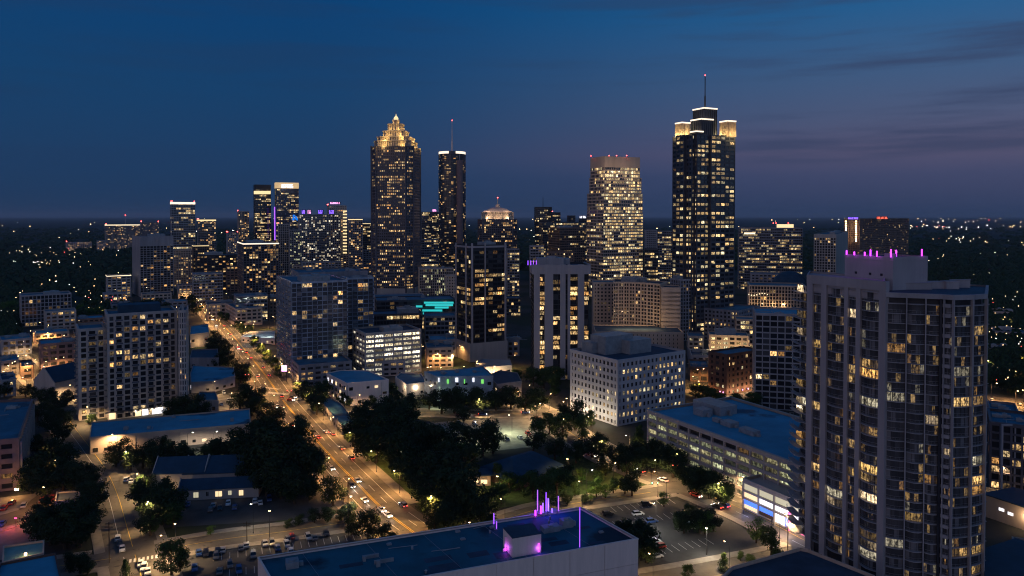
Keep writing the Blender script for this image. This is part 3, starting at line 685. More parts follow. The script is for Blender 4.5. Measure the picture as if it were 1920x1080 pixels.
# mid left
rt, pl, z1 = B('tall grey glass apartment tower with a blank left flank', 247, 262, 325, 445, 553, -8, 'condo', name='apartment_tower', D=1010, lp=.14, bw=4.2, pw=.7, wall='grey_concrete', gain=1.25, blank=(3,), head=12, pent=1)
B('pale blocky annexe attached left of the grey glass apartment tower', 196, 200, 246, 519, 552, -8, 'low', name='office_building', D=1000, lp=.6, row=.6, bw=6, wall='pale_stone', strip=('strip_yellow', 1), wl=25)
B('dark office with rows of small lit square windows beside the grey tower', 365, 368, 444, 480, 555, -8, 'punch', name='office_building', D=1060, lp=.55, wall='black_frame', gain=1.2, bw=5, pent=1, wl=35)
B('tan building with lit floors low between the left skyline towers', 358, 362, 392, 462, 550, -8, 'condo', name='office_building', D=1120, lp=.4, wall='brown_stone', strip=('strip_gold', 1.2), wl=30)
B('beige setback block below the white-roofed tower', 322, 325, 362, 470, 545, -8, 'punch', name='office_building', D=1160, lp=.35, wl=30, wall='beige_concrete')
rt, pl, z1 = B('dark apartment tower with a pinkish white roof line, left of the blue condominium', 445, 456, 523, 458, 560, -8, 'condo', name='apartment_tower', D=940, lp=.3, bw=3.6, wall='dark_stone', gain=1.1, strip=('strip_white', 2.2), pent=1, bands=True)
B('grey parking structure with few lights in front of the small square windows', 358, 362, 418, 515, 560, -8, 'office', name='parking_structure', D=930, lp=.06, wall='grey_concrete', wl=30)
B('low block with lit ribbon windows by the avenue, left of the condominium', 437, 441, 502, 557, 605, -10, 'office', name='office_building', lp=.3, wall='mid_grey', units=2, wl=30)
B('tan two storey building beside the far avenue', 408, 442, 492, 581, 612, -26, 'low', name='low_building', lp=.08, wall='beige_concrete', units=3, foot=2)
B('white office block with slender columns far left', 34, 39, 134, 556, 613, -6, 'rib', name='office_building', lp=.08, bw=3.4, wall='white_concrete', pent=1, wl=28, gain=1.2)
B('pale lower block stepping down in front of the white columned office', 70, 84, 143, 586, 621, -10, 'low', name='office_building', lp=.25, wall='pale_stone', wl=20)
B('squat dome-like suburban building with a red light, far left', 122, 124, 172, 455, 468, -5, 'low', name='low_building', D=2350, lp=.5, red=1, wl=30)
B('small lit block right of the squat suburban building', 180, 182, 197, 452, 467, -5, 'low', name='low_building', D=2250, lp=.5, wl=30)
B('low dark building with a few lights below the pale annexe', 190, 194, 238, 552, 570, -8, 'low', name='low_building', lp=.4, units=2, wl=20)
# centre
B('grey block with a magenta roof sign between gold and round towers', 789, 791, 823, 398, 500, -5, 'glass', name='office_tower', D=1720, lp=.3, row=.3, wl=30, gain=.9, strip=None)
sign(bpy.data.objects['office_tower.005'] if 'office_tower.005' in bpy.data.objects else rt, 811, 819, 392.5, 396.5, 1719, 'sign_pink', n=3, seed=9)
B('pale low office right of the golden tower base', 785, 787, 822, 450, 540, -6, 'office', name='office_building', D=1180, lp=.22, wl=30)
B('ribbed beige block with curved top beside the golden tower foot', 783, 786, 851, 505, 545, -6, 'rib', name='office_building', D=980, lp=.22, pal=GREEN, bw=2.6, wall='beige_concrete', wl=30, units=2)
B('plain tan wall block left of the dark twin tower', 834, 836, 856, 518, 556, -6, 'punch', name='office_building', D=860, lp=.0, wall='beige_concrete', wl=20)
# domed hotel
D = 1240; hx = (xat(971, D) - xat(896, D)) / 2; cc = (xat(933, D + 20), D + hx); root = empty('domed_hotel', (cc[0], cc[1], 0), 'hotel tower with a floodlit faceted dome roof and red tipped spire', 'hotel')
z1 = zat(412, D); tower(root, octo(cc, hx, hx, 8), 0, z1, fh=3.7, bw=3.2, pw=.8, bh=1.2, lp=.26, row=.2, wall='dark_stone', rng=random.Random(31), run=.4)
zc = zat(398, D); h2 = (xat(964, D) - xat(905, D)) / 2
m = MB(); pp = octo(cc, h2, h2, 8); m.prism(inset(pp, 1.5), z1, zc)
for i in range(8):
    a, b = Vector(pp[i]), Vector(pp[(i + 1) % 8])
    for k in (0, .33, .66): m.obox(a + (b - a) * (k + .03), b - a, 1.0, .8, z1, zc)
m.build('drum', 'pale_stone', root)
m = MB(); m.prism(octo(cc, h2 * 1.05, h2 * 1.05, 8), zc, zat(389, D), poly2=octo(cc, h2 * .35, h2 * .35, 3)); m.build('dome_roof', 'pale_stone', root)
m = MB(); m.prism(octo(cc, 3.4, 3.4, 1), zat(389, D), zat(383, D)); m.tube((*cc, zat(383, D)), (*cc, zat(372, D)), .7, 6); m.build('spire', 'pale_stone', root); redlight(root, (cc[0], cc[1], zat(370.5, D)), 1.6)
for k in range(7):
    ang = math.pi + math.pi * k / 6
    pointlight((cc[0] + (h2 + 7) * math.cos(ang), cc[1] + (h2 + 7) * math.sin(ang), z1 + 2), 4200, (1, .62, .32), .5, root)
    pointlight((cc[0] + (h2 * 1.25) * math.cos(ang), cc[1] + (h2 * 1.25) * math.sin(ang), zc + 6), 3000, (1, .62, .36), .5, root)
rt, pl, z1 = B('black tower with bluish lit floors and a thin aerial, right of the domed hotel', 1000, 1003, 1035, 389, 500, -8, 'glass', name='office_tower', D=1450, lp=.22, row=.5, wall='black_frame', wl=30)
m = MB(); q = cen(pl); m.tube((q.x, q.y, z1), (q.x, q.y, zat(369, 1460)), .8, 5, r2=.4); m.build('aerial', 'dark_steel', rt)
B('dark annexe with a red light right of the thin aerial tower', 1034, 1036, 1051, 399, 500, -8, 'glass', name='office_building', D=1470, lp=.08, red=1, wl=20)
B('small dark block with greenish top near the tapered tower', 1062, 1064, 1079, 405, 480, -8, 'glass', name='office_building', D=1500, lp=.05, wl=20)
rt, pl, z1 = B('distant block with a glaring white sign left of the tapered tower', 1084, 1086, 1103, 410, 480, -8, 'glass', name='office_building', D=1520, lp=.1, wl=20)
sign(rt, 1087, 1099, 405, 409.5, pl[0].y - 1 + 2, 'sign_white', n=4, seed=6, back='black_frame')
B('brown office block with sparse lights between domed hotel and tapered tower', 1028, 1050, 1096, 428, 500, -20, 'office', name='office_building', D=1150, lp=.16, wall='brown_stone', gain=.9, pent=1)
B('wide dark slab behind the brown office block', 1010, 1018, 1098, 418, 500, -12, 'glass', name='office_building', D=1270, lp=.12)
B('grey banded block with white sills low behind the dark pillared tower', 990, 994, 1020, 462, 540, -12, 'office', name='office_building', D=1000, lp=.18, wall='grey_concrete', wl=20)
B('warm lit mid-rise behind the purple topped tower', 1018, 1024, 1076, 474, 560, -14, 'punch', name='office_building', D=930, lp=.28, wall='brown_stone', wl=25)
B('grey windowed block seen between the two dark residential towers', 948, 951, 974, 468, 600, -12, 'office', name='office_building', D=1010, lp=.45, wall='mid_grey', wl=25, row=.3)
B('white lit mid-rise office between the residential towers lower down', 946, 950, 976, 560, 620, -12, 'glass', name='office_building', D=820, lp=.3, wl=20)
B('far grey tower in the gap right of the tapered tower', 1206, 1209, 1232, 432, 520, -10, 'punch', name='office_building', D=1290, lp=.06, wall='grey_concrete', wl=20)
B('dim wide office in the gap left of the tallest tower', 1230, 1233, 1262, 434, 560, -10, 'office', name='office_building', D=1210, lp=.35, wl=20)
B('dark lit mid-rise at the foot of the tapered tower', 1206, 1209, 1234, 468, 560, -10, 'glass', name='office_building', D=1000, lp=.3, wl=20)
rt, pl, z1 = B('broad glass office with bright ribbon floors right of the tallest tower', 1383, 1386, 1505, 428, 520, -6, 'glass', name='office_building', D=1120, lp=.33, row=.5, bh=1.5, wall='mid_grey', wl=45, red=0, pal=OFFICE, gain=.85)
m = MB(); a = Y(1459, 427.5, 1122); b = Y(1488, 420.5, 1122); m.box((a.x, a.y, a.z), (b.x, a.y + 6, b.z)); m.build('roof_lantern', 'strip_gold', rt); m = MB(); a = Y(1395, 439, 1116); b = Y(1478, 436, 1116); m.box((a.x, a.y - 1.6, a.z), (b.x, a.y - 1.2, b.z)); m.build('light_strip', 'strip_yellow', rt)
for px in (1450, 1455, 1478): redlight(rt, Y(px, 419, 1125), 1.2)
B('pale apartment tower with a lit top row left of the penthouse box', 1526, 1568, 1590, 441, 520, -62, 'condo', name='apartment_tower', D=870, lp=.2, wall='pale_stone', bw=3.0, fh=3.1, head=3, blank=(0,), pent=1, strip=None, litf=lambda t: 5 if t > .92 else 1)
rt, pl, z1 = B('large dark hotel slab with red and violet rooftop signs behind the nearest tower', 1583, 1612, 1704, 411, 500, -40, 'punch', name='hotel', D=1350, lp=.12, wall='brown_stone', glass='window_glass', bw=4, pent=0)
sign(rt, 1590, 1610, 407.5, 411, pl[0].y - 1, 'purple_glow', n=9, seed=21, back='black_frame'); sign(rt, 1644, 1664, 406.5, 410.5, pl[0].y + 24, 'sign_red', n=8, seed=22, back='black_frame')
for k in range(10):
    for px in (1586, 1605): a = Y(px, 415 + 4.1 * k, pl[0].y - 2 + (10 if px == 1586 else 0)); m = MB(); m.box((a.x - .9, a.y - .5, a.z - .8), (a.x + .9, a.y, a.z + .8)); m.build('edge_lamp', 'lamp_warm', rt)
# dome and columned hall
D = 800; root, pl, z1 = B('beige columned hall with a string of lights, right of the tallest tower', 1400, 1404, 1512, 536, 590, -6, 'rib', name='columned_hall', D=800, lp=.06, wall='beige_concrete', bw=3.0, dp=1.2, pw=.9, wl=40, foot=6, nind=0)
m = MB()
for k in range(22): a = Y(1404 + 5 * k, 552 + 2 * math.sin(k * .9), 796); m.cyl((a.x, a.y), .5, .5, a.z - .5, a.z + .5, 6)
m.build('string_lights', 'strip_yellow', root)
for k in range(6): pointlight(Y(1412 + 19 * k, 572, 790), 1500, (1, .68, .34), .4, root)
D = 905; c1 = Y(1481, 540, D); root = empty('blue_dome', (c1.x, D, 0), 'dark blue dome roof behind the columned hall', 'dome'); R_ = 36 * D / F
m = MB(); zb = zat(545, D); ztp = zat(508, D); NN = 24; zp, rp_ = zb, R_
for k in range(1, 7):
    t = k / 6; rn = R_ * math.cos(t * 1.5); zn = zb + (ztp - zb) * math.sin(t * 1.5) / math.sin(1.5); m.cyl((c1.x, D), rp_, rn, zp, zn, NN); zp, rp_ = zn, rn
m.build('dome_shell', 'slate_roof', root); m = MB(); m.cyl((c1.x, D), R_ + .5, R_ + .5, 0, zb, NN); m.build('drum', 'grey_concrete', root)
B('long grey low hall left of the blue dome', 1404, 1408, 1470, 514, 560, -8, 'low', name='low_building', D=960, lp=.1, wl=30)
# ================================================================== MID GROUND
# beige hotel complex
B('beige concrete hotel wing with bare left edge, behind the white corner office', 1109, 1112, 1166, 531, 645, -6, 'punch', name='hotel_wing', D=675, lp=.05, wall='beige_concrete', wl=26, fh=3.2, bw=3.4)
D = 640; a, b = Y(1150, 540, D + 12), Y(1238, 540, D - 8); pts = []
for k in range(9):
    t = k / 8; q = a.lerp(b, t); bulge = 8 * math.sin(math.pi * t); pts.append((q.x, q.y + bulge))
z1 = zat(533, D); poly = pts + [(b.x + 12, b.y + 28), (a.x + 6, a.y + 34)]
root = empty('curved_hotel', (*cen(poly), 0), 'curved beige hotel slab with a honeycomb of small windows', 'hotel')
tower(root, poly, 0, z1, fh=3.1, bw=2.9, pw=.7, bh=1.0, dp=.5, wall='beige_concrete', lp=.13, pal=WARM, rng=random.Random(41), nind=60, run=.1, roof='roof_dark'); roofbox(root, [(a.x, a.y + 14), (b.x, b.y + 10), (b.x + 6, b.y + 28), (a.x + 6, a.y + 34)], z1, random.Random(4), 2)
for k in range(5): pointlight(Y(1162 + 16 * k, 604, D - 22), 1800, (1, .70, .36), .4, root)  # uplights added to brighten the hotel front, no fixtures built
B('blank beige end tower of the curved hotel', 1236, 1240, 1276, 541, 650, -10, 'punch', name='hotel_tower', D=628, lp=.0, wall='beige_concrete', wl=24, blank=(0, 3), roof='roof_dark', nind=0)
B('brownish apartment slab wedged between curved hotel and tallest tower', 1256, 1276, 1302, 526, 650, -20, 'condo', name='apartment_tower', D=655, lp=.05, wall='grey_concrete', nind=0, bw=3, pent=1)
rt, pl, z1 = B('beige ribbed podium under the curved hotel', 1112, 1116, 1282, 624, 672, -7, 'punch', name='podium', D=600, lp=.02, wall='beige_concrete', pw=2.6, bw=3.2, wl=40, nind=0, roof='roof_dark')
# dark twin tower A
D = 560; rt, pl, z1 = B('dark glass tower framed by pale vertical fins, left of the purple topped tower', 853, 882, 949, 462, 676, -28, 'glass', name='residential_tower', D=560, lp=.26, row=.35, fh=3.45, bw=3.6, pw=.12, bh=1.35, dp=.3, wall='black_frame', gain=1.15, pal=WARM, run=.6, nind=60, pent=1, roof='roof_dark', head=3, litf=lambda t: .8 if t < .5 else 1.25)
A0, A1, A3 = Vector(pl[0]), Vector(pl[1]), Vector(pl[3]); uu = (A1 - A0); vv = (A3 - A0)
for f, wdt in ((.04, .7), (.40, .45), (.97, .7)):
    m = MB(); m.obox(A0 + uu * f + Vector((uu.y, -uu.x)).normalized() * .35, uu, wdt, .4, 0, z1 + 2.5); m.build('fin', 'white_concrete', rt)
for f in (.25, .9): m = MB(); m.obox(A0 + vv * f - Vector((vv.y, -vv.x)).normalized() * -.0 + Vector((-vv.y, vv.x)).normalized() * .35, vv, .7, .4, 0, z1 + 2); m.build('fin', 'white_concrete', rt)
m = MB(); ringband(m, pl, z1 - 1.2, z1 + .2, .3, .5); m.build('cornice', 'white_concrete', rt)
m = MB(); ringband(m, [Vector(p) * 1 for p in inset(pl, -.5)], 0, 14, .3, 1); m.build('base_band', 'pale_stone', rt)
# dark twin tower B
D = 500; rt, pl, z1 = B('dark residential tower with broad white piers and purple rooftop glow', 973, 1001, 1104, 500, 706, -16, 'dark', name='residential_tower', lp=.0, D=500, fh=3.3, bw=4, pw=.4, bh=.6, wall='black_frame', nind=0, roof='roof_dark', head=2, wl=30)
A0, A1, A3 = Vector(pl[0]), Vector(pl[1]), Vector(pl[3]); uu = (A1 - A0); vv = (A3 - A0); Lx = uu.length; nrm = Vector((uu.y, -uu.x)).normalized(); rr = random.Random(55)
def pf(px):   # fraction along the front
    d = ray(px, 600); k = d.x / d.y; return (k * A0.y - A0.x) / (uu.x - k * uu.y)
for x0, x1 in ((1001, 1012), (1021, 1037), (1050, 1060), (1064, 1069), (1083, 1095)):
    f0, f1 = pf(x0), pf(x1); m = MB(); m.obox(A0 + uu * ((f0 + f1) / 2) + nrm * .55, uu, (f1 - f0) * Lx / 2, .6, 0, z1 + 1.5); m.build('pier', 'white_concrete', rt)
m = MB(); ringband(m, inset(pl, -1.2), z1 - 5, z1 + 1.2, .02, 1); m.build('cornice', 'white_concrete', rt)
m = MB(); nfl = 56; cnt = 0
for x0, x1, lpp in ((1012.3, 1020.7, .78), (1037.3, 1049.7, .45), (1069.5, 1082.5, .62), (1095.4, 1103.5, .45), (1060.3, 1063.8, .05)):
    f0, f1 = pf(x0), pf(x1)
    for fl in range(int((z1 - 8) / 3.3)):
        p = A0 + uu * f0 + nrm * .12; q = A0 + uu * f1 + nrm * .12; za = 4 + fl * 3.3; on = rr.random() < lpp
        c_ = litcol(rr, WARM, 1.2) if on else (0, 0, 0); w_ = (q - p).length; uo = rr.random() * 50
        if on and rr.random() < .4: q = p.lerp(q, rr.uniform(.4, .8)); w_ = (q - p).length
        k = MB(); k.face([(p.x, p.y, za), (q.x, q.y, za), (q.x, q.y, za + 2.3), (p.x, p.y, za + 2.3)], 0, c_ + (0.,), [(uo, uo), (uo + w_, uo), (uo + w_, uo + 2.3), (uo, uo + 2.3)])
        if on and cnt < 90: k.build('lit_window', 'window_glass', rt); cnt += 1
        elif on:
            m.face(k.v, 0, c_ + (0.,), k.uv[0])
m.build('lit_window', 'window_glass', rt, kind='stuff')
roofbox(rt, pl, z1 + 1, random.Random(3), 2, (3, 5), 'grey_concrete', .4)
for k in range(8):
    a = Y(990 + 5.2 * k, 495 + (k % 2), D + 8); m = MB(); m.tube((a.x, a.y, z1 + .5), (a.x, a.y, z1 + 3.6), .25, 5); m.build('violet_lamp', 'violet_glow', rt)
pointlight((*Y(1008, 492, D + 9).xy, z1 + 4), 5000, (.35, .05, 1), .5, rt)
# teal lit building and neighbours
rt, pl, z1 = B('low glass office with teal lit ribbon floors', 700, 706, 854, 566, 628, -7, 'glass', name='office_building', D=690, lp=.25, row=.3, bw=4, wl=35, roof='roof_membrane', units=4, nind=0)
for k, (x0, x1, yy, rc) in enumerate(((796, 851, 566.5, 0), (799, 850, 571, 1), (816, 842, 575.5, 2), (781, 793, 573.5, 3), (793, 830, 581, 4), (794, 803, 586.5, 5), (825, 832, 585.5, 6))):
    m = MB(); a = Y(x0, yy, pl[0].y + 2 + (x0 - 706) * .05); b = Y(x1, yy, a.y); m.box((a.x, a.y - 4.5, a.z - .9), (b.x, a.y - 4.2, a.z + .9)); m.build('teal_light_band', 'teal_light', rt)
B('white curved-edge parking deck at the golden tower foot', 700, 704, 798, 560, 600, -7, 'office', name='parking_structure', D=800, lp=.4, wl=40, wall='white_concrete', bh=2)
B('dark office with paired warm windows below the teal bands', 793, 797, 856, 595, 640, -9, 'office', name='office_building', D=640, lp=.4, wl=25, wall='mid_grey', nind=0)
B('blue grey office block with a stair tower between condominium and teal office', 690, 700, 792, 592, 650, -12, 'glass', name='office_building', D=610, lp=.08, wl=25, pent=2, nind=0)
# brightly lit parking garage
rt, pl, z1 = B('parking garage with bright white lit decks stacked nine high', 661, 684, 790, 628, 712, -28, 'office', name='parking_garage', D=505, fh=3.3, bw=6.6, pw=.7, bh=1.5, dp=1.0, wall='pale_stone', lp=.93, row=.0, pal=WHITE, gain=1.45, glass='garage_bay', pent=1, roof='roof_dark', nind=100, curt=0)
# blue condominium
D = 500; rt, pl, z1 = B('blue grey glass condominium slab with scattered lit flats by the avenue', 516, 546, 652, 532, 705, -24, 'condo', name='condominium', D=500, fh=3.05, bw=3.6, pw=.35, bh=.55, dp=.6, wall='glass_shell', glass='blue_glass', lp=.13, gain=1.2, balc=(3, 1), nind=100, units=3, pent=1)
B('rear wing of the blue grey condominium rising behind it', 640, 650, 701, 524, 700, -24, 'condo', name='condominium', D=545, fh=3.05, bw=4.2, pw=.35, bh=.5, dp=.8, wall='glass_shell', glass='blue_glass', lp=.09, gain=1.1, balc=(3, 1), nind=60, units=2)
B('grey upper slab crowning the condominium with a blank band', 545, 560, 690, 514, 700, -24, 'condo', name='condominium', D=572, fh=3.05, bw=4.6, pw=.4, bh=.5, wall='mid_grey', glass='blue_glass', lp=.06, head=9, nind=0, units=3)
B('low podium with lit shopfronts at the condominium foot', 518, 560, 660, 688, 716, -26, 'low', name='podium', D=478, lp=.25, wall='mid_grey', units=3, nind=0)
# big left apartment building
rt, pl, z1 = B('wide grey apartment building with many balconies, left of the avenue', 197, 200, 332, 593, 786, -12, 'condo', name='apartment_building', D=400, fh=3.12, bw=4.0, pw=1.3, bh=.8, dp=.7, wall='pale_stone', lp=.24, gain=1.25, wl=24, roof='roof_membrane', balc=(2, 1), nind=100)
m = MB(); q0, q1 = Vector(pl[0]), Vector(pl[1]); v3 = Vector(pl[3]) - q0
m.prism([q0.lerp(q1, .18) + v3 * .3, q0.lerp(q1, .78) + v3 * .3, q0.lerp(q1, .78) + v3 * .8, q0.lerp(q1, .18) + v3 * .8], z1 + .03, z1 + 4.6); m.build('penthouse', 'slate_roof', rt)
rt2, pl2, z2 = B('left wing of the grey apartment building, three storeys lower', 141, 146, 199, 621, 790, -12, 'condo', name='apartment_building', D=398, fh=3.12, bw=4.2, pw=1.4, bh=.8, dp=.7, balc=(3, 1), wall='pale_stone', lp=.10, gain=1.35, wl=24, roof='roof_membrane', nind=100)
a, b = Y(331, 590, 401.5), Y(354, 590, 405); pts = []
for k in range(7):
    t = math.pi * k / 6; cx_, cy_ = (a.x + b.x) / 2, (a.y + b.y) / 2; rd = (b.x - a.x) / 2; pts.append((cx_ - rd * math.cos(t), cy_ - rd * .7 * math.sin(t)))
vd = Vector((b.x, b.y)).normalized() * 22; poly = pts + [(b.x + vd.x * 1.03, b.y + vd.y), (a.x + vd.x + 2, a.y + vd.y)]
root = empty('apartment_building', (*cen(poly), 0), 'rounded glass corner bay at the right end of the grey apartment building', 'building')
tower(root, poly, 0, zat(586, 400), fh=3.12, bw=3.4, pw=.3, bh=.8, dp=.3, wall='pale_stone', glass='blue_glass', lp=.16, gain=1.2, rng=random.Random(66), nind=100); roofbox(root, poly, zat(586, 400), random.Random(5), 1, (3, 4))
m = MB(); k0 = Vector(pl[0]); kk = Vector(pl[1])
for k in range(9):
    c_ = k0.lerp(kk, (k + .5) / 9) + Vector((0, -1.2)); m.obox(c_, kk - k0, 2.4, .9, 4.1, 4.4)
m.build('awning', 'dark_metal', rt)
for f in (.06, .42, .52, .66, .74, .8): 
    p = k0.lerp(kk, f); m = MB(); m.obox(p + Vector((.2, -.12)), kk - k0, 1.5, .1, .3, 3.6); m.build('lit_shopfront', 'shop_warm' if f < .5 else 'shop_white', rt); pointlight((p.x, p.y - 2.6, 3.4), 260, (1, .75, .45), .3, rt)
# ------------------------------------------------------------------ white corner office
rt, pl, z1 = B('white eight storey corner office with rows of square windows', 1069, 1158, 1285, 679, 806, -34, 'punch', name='corner_office', D=388, fh=3.75, bw=3.05, pw=1.45, bh=1.7, dp=.35, wall='bright_concrete', lp=.55, row=.25, gain=1.15, pal=OFFICE, nind=100, roof='roof_dark', foot=0, litf=lambda t: 0.02 if t > .78 else (1.7 if t < .12 else (.5 if t < .25 else 1.2)), curt=.5)
q0 = cen(pl); e1 = Vector(pl[1]) - Vector(pl[0]); e2 = Vector(pl[3]) - Vector(pl[0])
for (fa, fb, sa, sb, h) in ((.35, .62, .20, .16, 10), (.55, .45, .16, .15, 7.5), (.22, .75, .14, .12, 6)):
    m = MB(); m.obox(Vector(pl[0]) + e1 * fa + e2 * fb, e1, e1.length * sa, e2.length * sb, z1 + .03, z1 + h); m.build('penthouse', 'metal_panel', rt)
for k in range(5): pointlight((*(Vector(pl[0]) + e2 * (.1 + .2 * k) - e1.normalized() * 6), 4.5), 1500, (1, .85, .6), .3, rt)
# ------------------------------------------------------------------ long parking garage with shops
a = G(1213, 772, 20); bq = G(1500, 877, 20); a = Vector((a.x, a.y)); bq = Vector((bq.x, bq.y)); u = (bq - a).normalized(); Lg = (bq - a).length + 18; v = Vector((-u.y, u.x))   # v points back-right
if v.x < 0: v = -v
poly = [a, a + u * Lg, a + u * Lg + v * 52, a + v * 52]
if (poly[1] - poly[0]).cross(Vector((*(poly[2] - poly[1]),))) < 0: poly = [poly[0], poly[3], poly[2], poly[1]]
root = empty('parking_garage', (*cen(poly), 0), 'long pale parking garage with blue roof, shops in its near end', 'building')
tower(root, poly, 0, 20, fh=3.3, bw=7.0, pw=.7, bh=1.25, dp=1.0, wall='pale_stone', glass='garage_bay', lp=.8, row=0, pal=GREEN, gain=.42, rng=random.Random(77), nind=100, roof='roof_bright', litf=lambda t: .25 if t > .8 else 1.5, curt=0)
rr = random.Random(8)
def rp(px, py, z): q = G(px, py, z); return Vector((q.x, q.y))
for (px, py, l, ww, h) in ((1340, 762, 9, 5, 4), (1318, 770, 3, 3, 3), (1368, 790, 3, 2.5, 2), (1345, 783, 2, 1.2, 1.6), (1405, 805, 4, 2, 2)):
    m = MB(); m.obox(rp(px, py + 8, 20), u, l, ww, 20.04, 20 + h); m.obox(rp(px, py + 8, 20) + u * (l + 1), u, .6, .6, 20.04, 20 + h * .6); m.build('roof_plant', 'metal_panel', root)
# projecting shop block at the near end
s0 = G(1392, 899, 11); s0 = Vector((s0.x, s0.y)); sp = [s0, s0 + u * 46, s0 + u * 46 + v * 9, s0 + v * 9]
if (sp[1] - sp[0]).cross(sp[2] - sp[1]) < 0: sp = [sp[0], sp[3], sp[2], sp[1]]
root = empty('shop_row', (*cen(sp), 0), 'two storey shop row with a blue lit window and magenta column', 'shop'); 
wl = MB(); wl.prism(inset(sp, .6), 0, 10.6); nv = -v
fl = s0; 
for zz_ in (0.2, 3.9, 6.7, 9.9): ringband(wl, sp, zz_, zz_ + (.75 if zz_ > 1 else .3) + (1.0 if zz_ > 9 else 0), .02, .7)
for k in range(7): wl.obox(s0 + u * (k * 7.4 + .3) + v * .3, u, .3, .28, 0, 10.5)
wl.build('wall', 'pale_stone', root)
def shopwin(k, z0_, z1_, mat, name='shop_window', a0=0., a1=1.):
    p = s0 + u * (k * 7.4 + .65 + 6.7 * a0) + v * .5; q = s0 + u * (k * 7.4 + .65 + 6.7 * a1) + v * .5; m = MB()
    c_ = (p + q) / 2; m.obox(c_, u, (q - p).length / 2, .05, z0_, z1_); m.build(name, mat, root)
for k in range(6):
    shopwin(k, 7.5, 9.8, 'strip_cream' if 'strip_cream' in MATS else 'shop_warm', 'lit_bay'); shopwin(k, 4.7, 6.6, 'shop_white' if k > 0 else 'shop_warm', 'lit_bay')
for k in (0, 1): shopwin(k, 2.0, 3.8, 'sign_blue', 'blue_screen'); shopwin(k, .6, 1.9, 'shop_warm' if k == 0 else 'brick')
shopwin(2, .6, 3.8, 'shop_white', a1=.62); shopwin(2, .6, 3.8, 'sign_blue', 'blue_screen', .66, .96); shopwin(3, .6, 3.8, 'shop_white'); shopwin(4, .6, 3.8, 'shop_white'); shopwin(5, .6, 3.8, 'shop_warm')
m = MB(); m.obox(s0 + u * 22.5 - v * .5, u, .35, .35, .2, 6.6); m.obox(s0 + u * 26.3 - v * .45, u, 3.4, .12, 3.95, 4.2); m.obox(s0 + u * 26.3 - v * .45, u, 3.4, .12, .8, 1.0); m.build('magenta_column', 'sign_magenta', root)
pg = s0 + u * 26 - v * 5; pointlight((pg.x, pg.y, 4), 1500, (.95, .85, 1), .8, root); pg = s0 + u * 6 - v * 5; pointlight((pg.x, pg.y, 3), 500, (.5, .55, 1), .8, root)
# ------------------------------------------------------------------ warehouse with the blue roof, foreground
zr = 18.; fl_, fr_, nr_ = G(483, 1050, zr), G(1090, 955, zr), G(1197, 1015, zr); nl_ = fl_ + (nr_ - fr_)
poly = [Vector((nl_.x, nl_.y)), Vector((nr_.x, nr_.y)), Vector((fr_.x, fr_.y)), Vector((fl_.x, fl_.y))]
root = empty('warehouse', (*cen(poly), 0), 'large flat blue-roofed building with pale panelled wall, nearest the viewer', 'building')
m = MB(); e = poly[1] - poly[0]; ue = e.normalized(); ne = Vector((ue.y, -ue.x)); m.prism(inset(poly, .25), 0, zr - .1); 
npan = 11
for i in range(4):
    p, q = poly[i], poly[(i + 1) % 4]; d = q - p; L_ = d.length; n_ = max(2, round(L_ / 10.5)); uu = d / L_; nn = Vector((uu.y, -uu.x))
    for k in range(n_):
        for (za, zb_) in ((.0, 5.6), (5.72, 11.6), (11.72, zr + .5)):
            m.obox(p + d * ((k + .5) / n_) - nn * .13, uu, L_ / n_ / 2 - .07, .12, za, zb_)
m.build('wall', 'white_panel', root)
m = MB(); ringband(m, poly, zr + .5, zr + .85, .05, .45); ringband(m, inset(poly, .3), zr - .1, zr + .52, 0, .15); m.build('parapet', 'white_panel', root)
m = MB(); m.prism(inset(poly, .4), zr - .3, zr, 0, True); m.build('roof', 'warehouse_roof', root)
def rbox(px, py, l, ww, h, name, mat, u_=None, z0_=None):
    c_ = rp(px, py, zr); m = MB(); m.obox(c_, u_ or ue, l, ww, (z0_ or zr) + .01, zr + h); return m, c_
# stair house
c_ = rp(979, 1040, zr) + Vector((0, 3.0)); m = MB(); m.obox(c_, ue, 4.2, 3.6, zr + .01, zr + 5.2); m.build('stair_house', 'white_panel', root); m = MB(); m.obox(c_, ue, 4.25, 3.65, zr + 5.2, zr + 5.35); m.obox(c_, ue, 3.9, 3.3, zr + 5.35, zr + 5.4); m.build('stair_house_roof', 'roof_dark', root)
for (px, py, l, ww, h, nm) in ((1032, 995, 2.6, 1.4, 1.5, 'air_handler'), (1062, 987, 1.7, 1.3, 2.2, 'air_handler'), (548, 1062, 1.6, 1.6, 1.7, 'air_handler'), (695, 1046, 2.2, .3, .9, 'duct'), (720, 1055, 2.6, .15, 1.0, 'duct'), (709, 1062, .5, .5, 1.6, 'vent'), (683, 1052, .4, .4, 1.3, 'vent')):
    m, q = rbox(px, py, l, ww, h, nm, 'metal_panel')
    if nm == 'air_handler': m.cyl((q.x, q.y), ww * .6, ww * .6, zr + h + .003, zr + h + .25, 12); m.obox(q + ue * (l + .7), ue, .5, .5, zr + .01, zr + h * .6)
    m.build(nm, 'metal_panel', root)
m = MB()
for f in (.12, .3, .47, .66, .86): m.obox(poly[0].lerp(poly[1], f) + (poly[3] - poly[0]) * .5, poly[3] - poly[0], (poly[3] - poly[0]).length * .48, .04, zr + .012, zr + .04)
m.build('roof_seam', 'metal_panel', root)
rv = random.Random(17)
